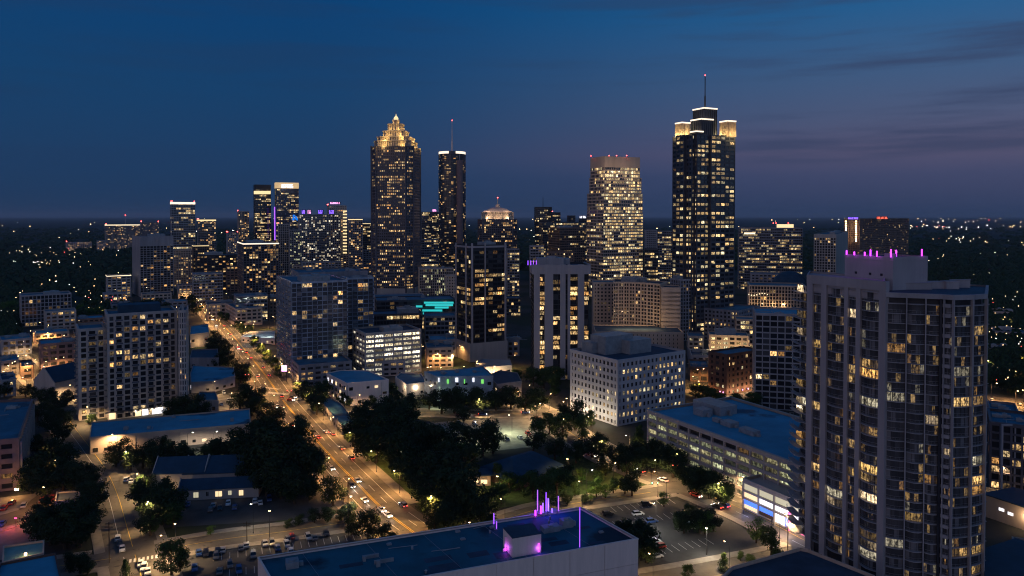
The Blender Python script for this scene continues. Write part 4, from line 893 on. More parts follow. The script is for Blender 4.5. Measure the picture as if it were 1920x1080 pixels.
for k in range(16):
    q = poly[0] + (poly[1] - poly[0]) * rv.uniform(.3, .97) + (poly[3] - poly[0]) * rv.uniform(.1, .92)
    if (q - c_).length < 7: continue
    m = MB()
    if k % 3 == 0: m.cyl(q, .28, .28, zr + .01, zr + .7, 8); m.cyl(q, .42, .1, zr + .7, zr + .95, 8)
    elif k % 3 == 1: m.obox(q, ue, .7, .5, zr + .01, zr + .35); m.obox(q, ue, .55, .38, zr + .352, zr + .5)
    else: m.tube((q.x, q.y, zr + .25), (q.x + ue.x * rv.uniform(3, 9), q.y + ue.y * 6, zr + .25), .09, 5)
    m.build('vent' if k % 3 == 0 else ('hatch' if k % 3 == 1 else 'pipe'), 'metal_panel', root)
for k in range(12):
    q = poly[0] + (poly[1] - poly[0]) * rv.uniform(.2, .95) + (poly[3] - poly[0]) * rv.uniform(.12, .88); m = MB(); m.obox(q, ue, rv.uniform(1, 4), rv.uniform(.5, 2), zr + .004 + k * .0005, zr + .008 + k * .0005); m.build('roof_patch', 'slate_roof' if k % 2 else 'roof_dark', root)
# aerials on its roof, purple light put into their panels as glow
for k, (px, py, h, lit_) in enumerate(((1007, 962, 10.5, 0), (1013, 965, 4.5, 1), (1017, 964, 5.5, 1), (1023, 962, 9.5, 0), (1027, 963, 7.2, 1), (1003, 968, 3.4, 1), (1034, 961, 2.6, 1), (1046, 960, 7.5, 0), (925, 983, 5.2, 0), (930, 990, 3.5, 0))):
    h *= .74; q = rp(px, py + 3, zr); o = empty('rooftop_aerial', (q.x, q.y, zr), ORD[k] + ' of the violet aerials at the far edge of the blue roof', 'aerial', 'violet aerials on the blue roof')
    m = MB(); m.tube((q.x, q.y, zr), (q.x, q.y, zr + h), .09, 6); m.obox(q, ue, .5, .5, zr + .01, zr + .15); m.build('pole', 'steel', o)
    m = MB(); m.obox(q + Vector((.16, -.1)), ue, .2 if lit_ else .11, .09, zr + h * (.25 if lit_ else .15), zr + h - .1); m.build('antenna_panel', 'violet_glow' if not lit_ else 'magenta_glow' if k % 2 else 'purple_glow', o)
q = rp(1087, 1026, zr); o = empty('rooftop_aerial', (q.x, q.y, zr), 'tall lone violet pole on the near edge of the blue roof', 'aerial', 'violet aerials on the blue roof')
m = MB(); m.tube((q.x, q.y, zr), (q.x, q.y, zr + 11.2), .10, 6); m.build('pole', 'violet_glow', o)  # pole glows by itself in place of violet light falling on it
for k, (px, py) in enumerate(((948, 1034), (1010, 1036))):
    q = rp(px, py, zr); o = empty('rooftop_aerial', (q.x, q.y, zr), ('white boxed antenna stand left of the stair house' if k == 0 else 'short antenna stand with a violet lamp right of the stair house'), 'aerial', 'violet aerials on the blue roof')
    m = MB(); m.tube((q.x, q.y, zr), (q.x, q.y, zr + 4.2), .1, 6); m.obox(q, ue, .35, .2, zr + 1.2, zr + 4.1); m.obox(q, ue, .8, .08, zr + .02, zr + .9); m.build('antenna_panel', 'white_panel' if k == 0 else 'steel', o)
    m = MB(); m.obox(q + Vector((0, -.4)), ue, .16, .1, zr + .4, zr + 1.1 + k * 1.6); m.build('violet_lamp', 'magenta_glow', o); pointlight((q.x, q.y - 1, zr + 1.5), 60, (.5, .1, 1), .2, o)
q = rp(1018, 966, zr); o = empty('equipment_rack', (q.x, q.y, zr), 'low metal rack under the violet aerials at the far roof edge', 'rack'); m = MB()
for k in range(6): m.obox(q + ue * (k * 1.5 - 3.7), ue, .55, .4, zr + .02, zr + .9 + .3 * (k % 3))
m.obox(q, ue, 5.2, .06, zr + 1.0, zr + 1.1); m.build('cabinet', 'metal_panel', o)
for k in range(4): pointlight((q.x - 6 + 4 * k, q.y - .8, zr + 3), 240, (.14, .05, 1), .3, o)
# podium bottom right
zr2 = 13.; poly = [G(*p, zr2) for p in ((1330, 1110), (1640, 1110), (1640, 1085), (1515, 1035), (1500, 1032), (1372, 1068))]; poly = [Vector((p.x, p.y)) for p in poly]
root = empty('podium', (*cen(poly), 0), 'dark flat podium roof with tan parapet at the nearest tower foot', 'building')
m = MB(); m.prism(poly, 0, zr2 - .2); ringband(m, poly, zr2 - 1, zr2 + .9, .05, .35); m.build('wall', 'beige_concrete', root); m = MB(); m.prism(inset(poly, .4), zr2 - .3, zr2); m.build('roof', 'roof_dark', root)
# ------------------------------------------------------------------ NEAREST TOWER (right)
ZT = 91.; rr = random.Random(99)
def TP(px, D): q = Y(px, 700, D); return Vector((q.x, q.y))
P1 = TP(1513, 240); P2 = TP(1661, 214); P3 = TP(1766, 208.5); P4 = TP(1785, 206.5); P4b = TP(1822, 207.5); P5 = TP(1848, 210); P6 = TP(1850, 236); P7 = TP(1560, 262); P0 = TP(1497, 250)
root = empty('apartment_tower', (*((P1 + P5) / 2), 0), 'huge pale pier apartment tower filling the right side, magenta lamps on its roof', 'skyscraper')
Z0 = 0.; nfl = 29; FH = (ZT - 3.2 - 6.) / nfl; ZR = 87.6
corep = [P1, P2, P3, P4, P4b, P5, P6, P7]; ci = inset(corep, 1.3)
m = MB(); m.prism(ci, 0, ZR - .4, 0, True); m.build('wall', 'black_frame', root)
wins = []; mull = MB(); slab = []; 
def bulge(a, b, f0, f1, out):   # points of a gently bowed bay
    d = b - a; n = Vector((d.y, -d.x)).normalized(); 
    return [a + d * (f0 + (f1 - f0) * t) + n * out * math.sin(math.pi * t) for t in (0, .25, .5, .75, 1)]
def fr_(a, b, px):
    d = ray(px, 700); k = d.x / d.y; e = b - a; return (k * a.y - a.x) / (e.x - k * e.y)
BAYS = [(P1, P2, 1524, 1539.3, .35, .20), (P1, P2, 1550, 1583, .9, .10), (P1, P2, 1590, 1605, .35, .22), (P1, P2, 1613.5, 1648, 1.0, .42),
        (P2, P3, 1663, 1697, .5, .22), (P2, P3, 1700, 1733, 1.0, .20), (P2, P3, 1736, 1760, .6, .14), (P3, P4, 1771, 1783, .1, .05), (P4, P4b, 1787, 1820, .3, .24), (P4b, P5, 1823.5, 1846.5, .3, .26), (P0, P1, 1499, 1512, .8, .12)]
PALN = [(1, .58, .19), (1, .62, .22), (1, .50, .13), (1, .72, .40), (1, .60, .18), (.9, .78, .52)]
tops = []
for bi, (a, b, x0, x1, out_, lp) in enumerate(BAYS):
    f0, f1 = fr_(a, b, x0), fr_(a, b, x1); d = b - a; n = Vector((d.y, -d.x)).normalized(); pin = [p - n * .55 for p in bulge(a, b, f0, f1, out_ * .55)]; pout = bulge(a, b, f0, f1, out_)
    nf_here = nfl if bi < 4 else nfl - 1
    W = (pin[-1] - pin[0]).length; nm = max(2, round(W / 1.35))
    for k in range(nf_here + 1):
        zf = 6. + k * FH; s = MB(); ip = [p - n * .9 for p in (pin[0], pin[-1])]
        s.prism(list(pout) + [ip[1], ip[0]], zf - .12, zf + .10, 0, True, True)
        s.build('balcony_slab', 'grey_concrete', root)
        if k < nf_here:
            rail = MB()
            for j in range(4): 
                p, q = pout[j] - n * .06, pout[j + 1] - n * .06; rail.tube((p.x, p.y, zf + 1.05), (q.x, q.y, zf + 1.05), .05, 4, 1); rail.tube((p.x, p.y, zf + .55), (q.x, q.y, zf + .55), .025, 4, 1); rail.tube((p.x, p.y, zf + .1), (p.x, p.y, zf + 1.05), .03, 4, 1)
            slab.append(rail)
            r1 = rr.random(); on = r1 < lp * .8; part = rr.random()
            base_ = litcol(rr, PALN, .74) if on else (0, 0, 0)
            if rr.random() < .0015: base_ = (.1, .2, .9)
            for j in range(4):
                p, q = pin[j], pin[j + 1]; c_ = base_
                if on and part < .35 and (j < 2) == (part < .17): c_ = tuple(v_ * .12 for v_ in base_)
                if not on and rr.random() < .13: kq = rr.uniform(.1, .3); c_ = tuple(v_ * kq for v_ in rr.choice(PALN))
                al = 1. if rr.random() < .15 else (rr.random() * .4); w_ = (q - p).length; uo = rr.random() * 60; h_ = FH - .34
                vis = (p + q).length
                wins.append((bi, k, [(p.x, p.y, zf + .14), (q.x, q.y, zf + .14), (q.x, q.y, zf + FH - .16), (p.x, p.y, zf + FH - .16)], c_ + (al,), [(uo, uo), (uo + w_, uo), (uo + w_, uo + h_), (uo, uo + h_)], on))
    for j in range(nm + 1):
        t = j / nm * 4; i0 = min(3, int(t)); p = pin[i0].lerp(pin[i0 + 1], t - i0); mull.obox(p + n * .04, d, .045, .06, 6, 6. + nf_here * FH)
    zt_ = 6. + nf_here * FH
byk = {}
for wv in wins: byk.setdefault((wv[0], wv[1]), []).append(wv)
order = sorted(byk.items(), key=lambda t: (not any(q[5] for q in t[1]), -t[0][1]))
rest = MB()
for idx, (kk_, L4) in enumerate(order):
    mm = MB() if idx < 100 else rest
    for q in L4: mm.face(q[2], 0, q[3], q[4])
    if idx < 100: mm.build('window', 'window_bay', root)
rest.build('window', 'window_bay', root, kind='stuff')
rest = MB()
for i, s in enumerate(slab):
    if i % 3 == 0 and i // 3 < 100: s.build('railing', ['rail_glass', 'steel'], root)
    else:
        for k, f_ in enumerate(s.f): rest.face([s.v[j] for j in f_], s.mi[k])
rest.build('railing', ['rail_glass', 'steel'], root, kind='stuff'); mull.build('window_frame', 'dark_steel', root)
# pale piers of the main face
PX = [(1513.2, 1523.8), (1539.5, 1549.8), (1583.2, 1589.8), (1605.2, 1613.3), (1648.2, 1660.8)]
dA = P2 - P1; nA = Vector((dA.y, -dA.x)).normalized()
for x0, x1 in PX:
    f0, f1 = fr_(P1, P2, x0), fr_(P1, P2, x1); m = MB(); m.obox(P1 + dA * (f0 + f1) / 2 - nA * .35, dA, (f1 - f0) * dA.length / 2, .75, 0, ZT - 2.6); m.build('pier', 'white_concrete', root)
m = MB(); m.obox(P1 + dA * .5 - nA * .35, dA, dA.length / 2 + .02, .78, ZT - 2.6, ZT + .2); m.build('roof_beam', 'white_concrete', root)
for a, b, x0, x1 in ((P2, P3, 1697.3, 1699.7), (P2, P3, 1733.4, 1735.6), (P2, P3, 1760.4, 1764.6), (P3, P4, 1768.5, 1770.4), (P4, P4b, 1785.2, 1786.6), (P4, P4b, 1820.2, 1823), (P4b, P5, 1846.7, 1848.2)):
    f0, f1 = fr_(a, b, x0), fr_(a, b, x1); d = b - a; n = Vector((d.y, -d.x)).normalized(); m = MB(); m.obox(a + d * (f0 + f1) / 2 + n * .05, d, (f1 - f0) * d.length / 2, .45, 0, ZR - .8); m.build('mullion_pier', 'black_frame' if 1760 < x0 < 1766 else 'grey_concrete', root)
for k in range(nfl): m = MB(); zf = 6 + k * FH; c_ = P3.lerp(P4, .5); d = P4 - P3; m.obox(c_ + Vector((0, .3)), d, d.length / 2 - .3, .4, zf - .5, zf + .5); m.build('spandrel', 'grey_concrete', root)
# right flank and roof
low = [P2 + (P1 - P2) * .02, P3, P4, P4b, P5, P6, P7 + (P6 - P7) * .35, P2 + (P7 - P1) * .9]
m = MB(); ringband(m, [P2, P3, P4, P4b, P5, P6, P6 + (P7 - P6) * .5, P2 + Vector((6, 24))], ZR - .9, ZR + .5, .25, .5); m.build('parapet', 'grey_concrete', root)
m = MB(); m.prism([P2 + Vector((.3, .5)), P3 + Vector((0, .4)), P4 + Vector((0, .4)), P5 + Vector((-.3, .4)), P6, P6 + (P7 - P6) * .6], ZR - .4, ZR + .02); m.build('roof', 'slate_roof', root)
hp = [P1 + Vector((0, .6)), P2 + Vector((-.2, .6)), P2 + Vector((7.0, 15)), P1 + Vector((7.0, 16)), ]
m = MB(); m.prism(hp, ZR - 2, ZT - .5); ringband(m, hp, ZT - 2, ZT + .2, .02, .4); m.build('upper_roof', 'white_concrete', root)
# penthouse box
zb_, zt_ = ZT - .4, None; b0 = Y(1674.5, 484, 224); zt_ = b0.z; bl = Vector((b0.x, b0.y)); 
def onray(px, p, dirv):
    d = ray(px, 484); k = d.x / d.y; return p + dirv * ((k * p.y - p.x) / (dirv.x - k * dirv.y))
e1 = onray(1584, bl, Vector((-math.sin(R(24)), math.cos(R(24))))); e2 = onray(1739.5, bl, Vector((math.cos(R(24)), math.sin(R(24)))))
bx = [bl, e2, e2 + (e1 - bl), e1]
m = MB(); m.prism(bx, ZR, zt_ - .3); ringband(m, bx, zt_ - .9, zt_ + .35, .06, .4)
m.build('penthouse', 'white_concrete', root); m = MB(); m.prism(inset(bx, .3), zt_ - .3, zt_ - .1); m.build('penthouse_roof', 'roof_dark', root)
m = MB()
for f in (.25, .55, .78): q = e1.lerp(bl, f); m.obox(q + (bl - e1).normalized().yx * 0 + Vector((-.12, -.06)), bl - e1, .35, .1, zt_ - 5.6, zt_ - 4.9)
m.build('vent', 'black_frame', root)
m = MB(); q = bl + (e2 - bl) * .10 + (e1 - bl) * .12; m.obox(q, e2 - bl, 1.4, 1.0, zt_ - .1, zt_ + 1.3); m.build('parapet_block', 'white_concrete', root)
for k, (f, g, h) in enumerate(((0, .97, 1.6), (0, .80, 1.3), (0, .58, 1.4), (0, .46, 2.2), (0, .33, 1.9), (.25, .12, 2.3), (.0, .05, 2.6), (.87, .04, 2.4))):
    q = bl + (e2 - bl) * f + (e1 - bl) * g; q = q + Vector((.0, -.15)) ; o = empty('antenna', (q.x, q.y, zt_), ORD[k] + ' magenta antenna from the left on the nearest tower penthouse', 'antenna', 'magenta antennas on the penthouse box')
    m = MB(); m.tube((q.x, q.y, zt_ - .2), (q.x, q.y, zt_ + h + .3), .06, 5); m.build('pole', 'steel', o); m = MB(); m.obox(q + Vector((0, -.12)), e2 - bl, .19, .09, zt_ + .25, zt_ + h); m.build('antenna_panel', 'magenta_glow', o)  # panel glow stands in for the magenta light on the antenna
    pointlight((q.x, q.y - .9, zt_ + 1.1), 55, (.7, .05, 1), .15, o)
# structures on the lower roof
for (px, Dq, l, ww, h) in ((1712, 229, 4.5, 2.5, 1.9), (1750, 231, 2.6, 1.6, 2.0), (1781, 230, 2.0, 1.5, 2.2), (1800, 233, 3.0, .4, 2.4)):
    q = Y(px, 540, Dq).xy; m = MB(); m.obox(q, (1, .03), l, ww, ZR + .02, ZR + h); m.obox(q, (1, .03), l + .15, ww + .15, ZR + h + .003, ZR + h + .2); m.build('roof_house', 'grey_concrete', root)
m = MB(); q = P1; d = P7 - P1
# left flank balconies reaching past the pale pier
for k in range(nfl):
    zf = 6 + k * FH; wdt = 1.3 + max(0, 1 - k / 18) * 1.6; s = MB(); c_ = P1 + Vector((-.2, 2.2)); pts = [c_ + Vector((0, 0)), c_ + Vector((0, 8.5)), c_ + Vector((-wdt * .8, 8.2)), c_ + Vector((-wdt, 5)), c_ + Vector((-wdt, 2)), c_ + Vector((-wdt * .7, .2))]
    s.prism(pts, zf - .1, zf + .1, 0, True, True); s.build('balcony_slab', 'grey_concrete', root)
    s = MB()
    for j in range(1, len(pts) - 1): s.tube((*pts[j], zf + 1.05), (*pts[j + 1], zf + 1.05), .05, 4); s.tube((*pts[j], zf + .1), (*pts[j], zf + 1.05), .04, 4)
    s.build('railing', 'steel', root)
    if rr.random() < .35: s = MB(); p, q = c_ + Vector((-.1, .5)), c_ + Vector((-.1, 6)); s.face([(*q, zf + .2), (*p, zf + .2), (*p, zf + 2.4), (*q, zf + 2.4)], 0, litcol(rr, PALN, .8) + (0.,), [(0, 0), (3, 0), (3, 2), (0, 2)]); s.build('window', 'window_bay', root)
for k in range(nfl):   # right flank balconies
    if k % 2: continue
    zf = 6 + k * FH; s = MB(); s.obox(P5 + Vector((.8, 3.5)), (0, 1), 2.4, .8, zf - .1, zf + .1); s.tube((P5.x + 1.5, P5.y + 1.2, zf + 1), (P5.x + 1.5, P5.y + 5.8, zf + 1), .05, 4); s.build('balcony_slab', 'grey_concrete', root)
# ------------------------------------------------------------------ right side neighbours
B('grid fronted grey apartment slab just left of the nearest tower', 1407, 1416, 1530, 590, 760, -8, 'condo', name='apartment_building', D=425, fh=3.4, bw=4.1, pw=.55, bh=.75, dp=.6, wall='grey_concrete', lp=.10, gain=1.1, nind=100, wl=30, roof='roof_bright', units=3, litf=lambda t: 4 if .42 < t < .50 else .7)
rt, pl, z1 = B('brown brick mid-rise with floodlit corner and pink ground lights', 1328, 1363, 1428, 668, 752, -34, 'punch', name='brick_building', D=455, lp=.32, wall='brick', pw=2.2, bw=4.2, nind=100, roof='roof_membrane', gain=1.4, pal=OFFICE)
for k, f in enumerate((.05, .2, .4, .6, .8)): q = Vector(pl[0]).lerp(Vector(pl[1]), f) + Vector((-.6, -3)); pointlight((q.x, q.y, 2.5), 800, (1, .62, .35), .4, rt)
for k in range(5): q = Vector(pl[0]).lerp(Vector(pl[3]) if k < 2 else Vector(pl[1]), .15 + .16 * k); m = MB(); m.cyl((q.x - .7, q.y - .9), .3, .3, 1.4, 2.2, 8); m.build('pink_lamp', 'sign_pink', rt)
rt, pl, z1 = B('bright window office wing under the tallest tower, right part', 1316, 1330, 1404, 630, 668, -12, 'punch', name='office_building', D=560, lp=.8, wall='beige_concrete', pw=1.4, bh=1.4, bw=5, gain=1.5, pal=OFFICE, wl=20, nind=0, pent=1)
for k in range(4): pointlight(Y(1335 + 20 * k, 655, 548), 1500, (1, .68, .3), .4, rt)
B('bright window office wing under the tallest tower, left part', 1285, 1290, 1320, 632, 672, -12, 'punch', name='office_building', D=572, lp=.85, wall='mid_grey', pw=1.2, bh=1.5, bw=4, gain=1.6, pal=OFFICE, wl=20, nind=0)
B('long low pale building behind the floodlit wing near the grid apartments', 1375, 1380, 1440, 600, 655, -12, 'office', name='office_building', D=620, lp=.3, wl=20, wall='beige_concrete', nind=0)
B('grey block with yellow lamp under the columned hall', 1300, 1385, 1425, 585, 640, -50, 'punch', name='office_building', D=640, lp=.25, wall='mid_grey', nind=0)
rt, pl, z1 = B('dark balconied apartment block with a pale frame at the right edge', 1850, 1856, 1960, 795, 905, -8, 'condo', name='apartment_building', D=300, lp=.45, wall='dark_stone', gain=1.2, wl=25, units=4, nind=100)
m = MB(); q = Vector(pl[0]).lerp(Vector(pl[1]), .33); m.obox(q + Vector((-2.6, -.5)), (1, 0), .35, .35, 0, z1 + .3); m.obox(q + Vector((2.6, -.5)), (1, 0), .35, .35, 0, z1 + .3); m.obox(q + Vector((0, -.5)), (1, 0), 2.9, .33, z1 + .305, z1 + 1); m.build('portal_frame', 'white_concrete', rt)
zq = 8.; poly = [G(*p, zq) for p in ((1845, 927), (1990, 974), (2010, 942), (1900, 916))]; poly = [Vector((p.x, p.y)) for p in poly]
root = empty('low_building', (*cen(poly), 0), 'low tan hall with two small white signs right of the nearest tower', 'building'); m = MB(); m.prism(poly, 0, zq); m.build('wall', 'beige_concrete', root); m = MB(); m.prism(inset(poly, -.4), zq, zq + .4); m.build('roof', 'slate_roof', root)
for px, py in ((1880, 955), (1897, 963)): 
    e_ = poly[1] - poly[0]; ff = fr_(poly[0], poly[1], px); c_ = poly[0] + e_ * ff; zc_ = Y(px, py, c_.y).z; m = MB(); m.obox(c_ + Vector((.1, -.25)), e_, .9, .1, zc_ - .5, zc_ + .5); m.build('sign', 'shop_white', root)
pointlight((*(poly[0].lerp(poly[1], .4) + Vector((1, -5))), 5), 900, (1, .7, .4), .3, root)
zq = 9.; poly = [G(*p, zq) for p in ((1848, 1085), (1990, 1120), (1990, 1040), (1905, 1012), (1850, 1030))]; poly = [Vector((p.x, p.y)) for p in poly]
root = empty('low_building', (*cen(poly), 0), 'dark low roof with orange lit windows at the bottom right corner', 'building'); m = MB(); m.prism(poly, 0, zq); m.build('wall', 'mid_grey', root); m = MB(); m.prism(inset(poly, -.3), zq, zq + .4); m.build('roof', 'slate_roof', root)
rt, pl, z1 = B('small block with orange lit windows at the lower right edge', 1894, 1900, 1960, 1035, 1085, -20, 'low', name='low_building', lp=.9, gain=1.1, wall='beige_concrete', wl=10, nind=20)
B('low flat shed on the east road right of the tower', 1850, 1856, 1912, 776, 800, -10, 'low', name='low_building', D=345, lp=.0, wall='mid_grey', units=4, wl=25, roof='roof_membrane', nind=0)
# ------------------------------------------------------------------ left side and park buildings
zq = 19.8; lp_ = [G(*p, zq) for p in ((-90, 838), (36, 826), (62, 752), (-60, 756))]; poly = [Vector((p.x, p.y)) for p in lp_]
root = empty('office_building', (*cen(poly), 0), 'mauve grey office block cut by the left picture edge with blue roof', 'building')
tower(root, poly, 0, zq, fh=3.9, bw=8.0, pw=2.4, bh=2.0, dp=.5, wall='rose_granite', lp=.12, rng=random.Random(2), gain=.7, nind=100, roof='roof_membrane', blank=(1,)); 
m = MB(); e_ = poly[2] - poly[1]; nn = Vector((e_.y, -e_.x)).normalized()
for k in range(16): m.obox(poly[1] + e_ * ((k + .5) / 16) + nn * .3, e_, .35, .5, 1, zq - 1)
m.build('facade_fin', 'metal_panel', root); roofunits(root, poly, zq, random.Random(4), 4, 1.5)
for px in (29, 33): q = Y(px, 918, G(px, 925).y - 1.5); m = MB(); m.cyl((q.x, q.y), .35, .35, q.z - .3, q.z + .4, 8); m.build('wall_lamp', 'lamp_warm', root)
q = G(34, 930); pointlight((q.x, q.y - 3, 4), 1500, (1, .45, .12), .3, root)
def shed(label, pts, z, wall, roofm, name='low_building', units=0, cat='building', win=None, rng=None):
    P = [G(*p, z) for p in pts]; P = [Vector((p.x, p.y)) for p in P]
    FPS.append(P)
    if sum((P[i].cross(P[(i + 1) % len(P)])) for i in range(len(P))) < 0: P.reverse()
    root = empty(name, (*cen(P), 0), label, cat); m = MB(); m.prism(inset(P, .05), 0, z - .3, 0, False); ringband(m, P, z - .6, z + .6, .04, .35); m.build('wall', wall, root); m = MB(); m.prism(inset(P, .3), z - .4, z - .02); m.build('roof', roofm, root)
    rs = random.Random(int(pts[0][0] * 3 + pts[0][1])); cnt = 0
    for i in range(len(P)):
        a, b = P[i], P[(i + 1) % len(P)]; d = b - a; L_ = d.length
        if L_ < 7: continue
        uu = d / L_; nn = Vector((uu.y, -uu.x))
        if nn.dot(-(a + b) / 2) <= 0: continue
        nb = int(L_ / 4.5)
        for fl in range(max(1, int(z / 4))):
            for k in range(nb):
                if rs.random() < .25 or cnt > 60: continue
                cnt += 1; c_ = a + uu * ((k + .5) * L_ / nb) + nn * .045; hh = .75 if rs.random() < .8 else 1.05; m = MB(); m.obox(c_, uu, rs.uniform(.6, 1.3), .04, fl * 4 + 2.0 - hh, fl * 4 + 2.0 + hh * .8); m.build('window', 'shop_warm' if rs.random() < .13 else 'car_glass', root)
        for k in range(0, nb, 4): c_ = a + uu * (k * L_ / nb + .4) + nn * .09; m = MB(); m.cyl(c_, .09, .09, 0, z - .7, 6); m.build('downpipe', 'steel', root)
    if units: roofunits(root, P, z, rng or random.Random(int(z * 10 + pts[0][0])), units, 1.1)
    return root, P
rt, P = shed('long low building with a streaked blue roof left of the avenue', [(168, 822), (172, 793), (468, 768), (470, 796)], 7.5, 'beige_concrete', 'roof_bright', units=4)
m = MB()
for k in range(3): a_, b_ = G(240 + 60 * k, 838), G(262 + 60 * k, 836); m.box((a_.x, a_.y - .2, 3.4), (b_.x, a_.y - .1, 4.0))
rt, P = shed('pale low office with blue roof right of the avenue, in front of the bright garage', [(612, 701), (650, 720), (729, 713), (690, 696), (640, 695)], 13, 'white_panel', 'roof_bright')
i0 = min(range(len(P)), key=lambda i: P[i].x); 
pA = G(612, 701, 13); pB = G(650, 720, 13); dd = (pB - pA); nn = Vector((dd.y, -dd.x)).normalized(); nn = nn if nn.dot(Vector((-1, -1))) > 0 else -nn
for row in range(3):
    for k in range(5):
        p = Vector((pA.x, pA.y)) + Vector((dd.x, dd.y)) * ((k + .5) / 5) + nn * .1; m = MB(); m.obox(p, dd.xy, 1.0, .06, 2 + row * 3.6, 4 + row * 3.6); m.build('window', 'shop_white' if (row == 2 and k < 2) or (row == 0 and k > 2) else ('shop_warm' if (row + k) % 4 == 0 else 'car_glass'), rt)
shed('flat canopy roof stepping toward the avenue beside the pale low office', [(600, 752), (640, 800), (665, 792), (640, 758), (622, 748)], 4.5, 'mid_grey', 'roof_membrane')
rt, P = shed('small white lit kiosk between the garage and the green lit building', [(741, 708), (762, 722), (800, 718), (790, 702), (752, 700)], 7, 'white_panel', 'roof_membrane')
for k in range(3): pointlight((*G(752 + 14 * k, 742).xy, 5), 700, (1, .8, .5), .3, rt)
rt, P = shed('green lit glass corner building behind the park trees', [(795, 698), (820, 708), (925, 706), (905, 688), (860, 694)], 14, 'glass_shell', 'roof_bright', name='office_building', units=3)
for k in range(6): a_ = G(832 + 15 * k, 700, 14); q = Y(822 + 16 * k, 712 + (k % 2) * 3, G(820, 708, 14).y - .4 + k * .6); m = MB(); m.box((q.x, q.y - .3, q.z - 1.3), (q.x + .6 + .5 * (k % 3), q.y - .1, q.z + 1.2)); m.build('green_window', 'green_light' if k % 2 else 'shop_white', rt)
for k in range(4): pointlight((*(Vector(G(800 + 7 * k, 765).xy)), 4), 650, (.85, 1, .6), .3, rt)
rt, P = shed('curved roof venue with green lights right of the green lit building', [(915, 706), (932, 722), (978, 716), (970, 700), (935, 696)], 9, 'mid_grey', 'slate_roof'); pointlight((*G(935, 745).xy, 5), 900, (.7, 1, .35), .3, rt)
rt, P = shed('floodlit pavilion roofs between the two dark residential towers', [(892, 681), (905, 690), (960, 686), (956, 674), (905, 673)], 9, 'pale_stone', 'metal_panel'); 
for k in range(4): pointlight((*G(898 + 17 * k, 716).xy, 6), 1600, (1, .75, .42), .3, rt)
# pavilion with hip roof in the park
def hip(label, px, l, ww, z0_, z1_, ang, mat='slate_roof', wall='brick', name='pavilion'):
    q = G(*px); c_ = Vector((q.x, q.y)); root = empty(name, (*c_, 0), label, 'building'); u_ = Vector((math.cos(ang), math.sin(ang))); v_ = Vector((-u_.y, u_.x)); m = MB()
    m.obox(c_, u_, l * .9, ww * .88, 0, z0_); m.build('wall', wall, root); m = MB(); b_ = [c_ + u_ * a * l + v_ * b * ww for a, b in ((-1, -1), (1, -1), (1, 1), (-1, 1))]; t_ = [c_ + u_ * a * l * .42 + v_ * b * ww * .06 for a, b in ((-1, -1), (1, -1), (1, 1), (-1, 1))]
    m.prism(b_, z0_, z1_, 0, True, True, t_); m.prism(inset(b_, -.1), z0_ - .35, z0_ - .002, 0, False, True); m.build('roof', mat, root); return root
hip('low hall with a dark teal hip roof among the park trees', (978, 893), 15, 12, 4, 9.5, .75)
rt = hip('small brightly lit restaurant beside the hip roofed hall', (892, 905), 6.5, 4.5, 4.5, 5.4, .1, 'roof_dark', 'beige_concrete', 'restaurant')
q = G(892, 912)
for k in range(3): m = MB(); m.box((q.x - 5 + k * 3.6, q.y - 3.4, 2.2), (q.x - 2.4 + k * 3.6, q.y - 3.2, 3.9)); m.build('lit_window', 'shop_warm', rt)
for k in range(3): pointlight((q.x - 5 + 5 * k, q.y - 6, 3.6), 500, (1, .58, .22), .3, rt)
# gabled parish-like complex
def gable(label, px, l, ww, z0_, z1_, ang, lit_=3, name='gabled_building', mat='slate_roof'):
    q = G(*px); c_ = Vector((q.x, q.y)); root = empty(name, (*c_, 0), label, 'building'); u_ = Vector((math.cos(ang), math.sin(ang))); v_ = Vector((-u_.y, u_.x))
    m = MB(); m.obox(c_, u_, l, ww, 0, z0_)
    for s in (-1, 1):
        e_ = c_ + u_ * s * (l - .1); a_, b_ = e_ - v_ * ww, e_ + v_ * ww
        for t0 in (-.25, .25): pass
        m.face([(*a_, z0_), (*b_, z0_), (*e_, z1_)]); o_ = e_ + u_ * s * .35; a2, b2 = a_ + u_ * s * .35, b_ + u_ * s * .35
        m.face([(*a2, z0_ - .3), (*b2, z0_ - .3), (*o_, z1_ + .6)]); m.face([(*a_, z0_), (*a2, z0_), (*o_, z1_ + .6), (*e_, z1_ + .6)]); m.face([(*b_, z0_), (*b2, z0_), (*o_, z1_ + .6), (*e_, z1_ + .6)])
    m.build('wall', 'pale_stone', root); m = MB(); 
    for s in (-1, 1):
        a_, b_ = c_ - u_ * (l - .02) + v_ * s * (ww + .4), c_ + u_ * (l - .02) + v_ * s * (ww + .4); r0, r1 = c_ - u_ * (l - .02), c_ + u_ * (l - .02)
        m.face([(*a_, z0_ - .1), (*b_, z0_ - .1), (*r1, z1_ + .05), (*r0, z1_ + .05)]); m.face([(*a_, z0_ - .3), (*b_, z0_ - .3), (*b_, z0_ - .1), (*a_, z0_ - .1)])
    m.build('roof', mat, root)
    f = -v_ if v_.y > 0 else v_
    for k in range(lit_): p = c_ + u_ * l * (-.7 + 1.4 * (k + .5) / lit_) + f * (ww + .06); wk = (.9, .45, 1.2, .6, .8)[k % 5]; m = MB(); m.obox(p, u_, wk, .05, 1.0 + (k % 2) * .4, 3.0); m.build('window', ('strip_cream', 'car_glass', 'shop_warm', 'strip_cream', 'shop_warm')[(k + lit_) % 5], root); m = MB(); m.obox(p + f * .08, u_, wk + .15, .03, .8 + (k % 2) * .4, .98 + (k % 2) * .4); m.obox(p + f * .08, u_, .04, .03, 1.0 + (k % 2) * .4, 3.0); m.build('window_frame', 'pale_stone', root)
    return root
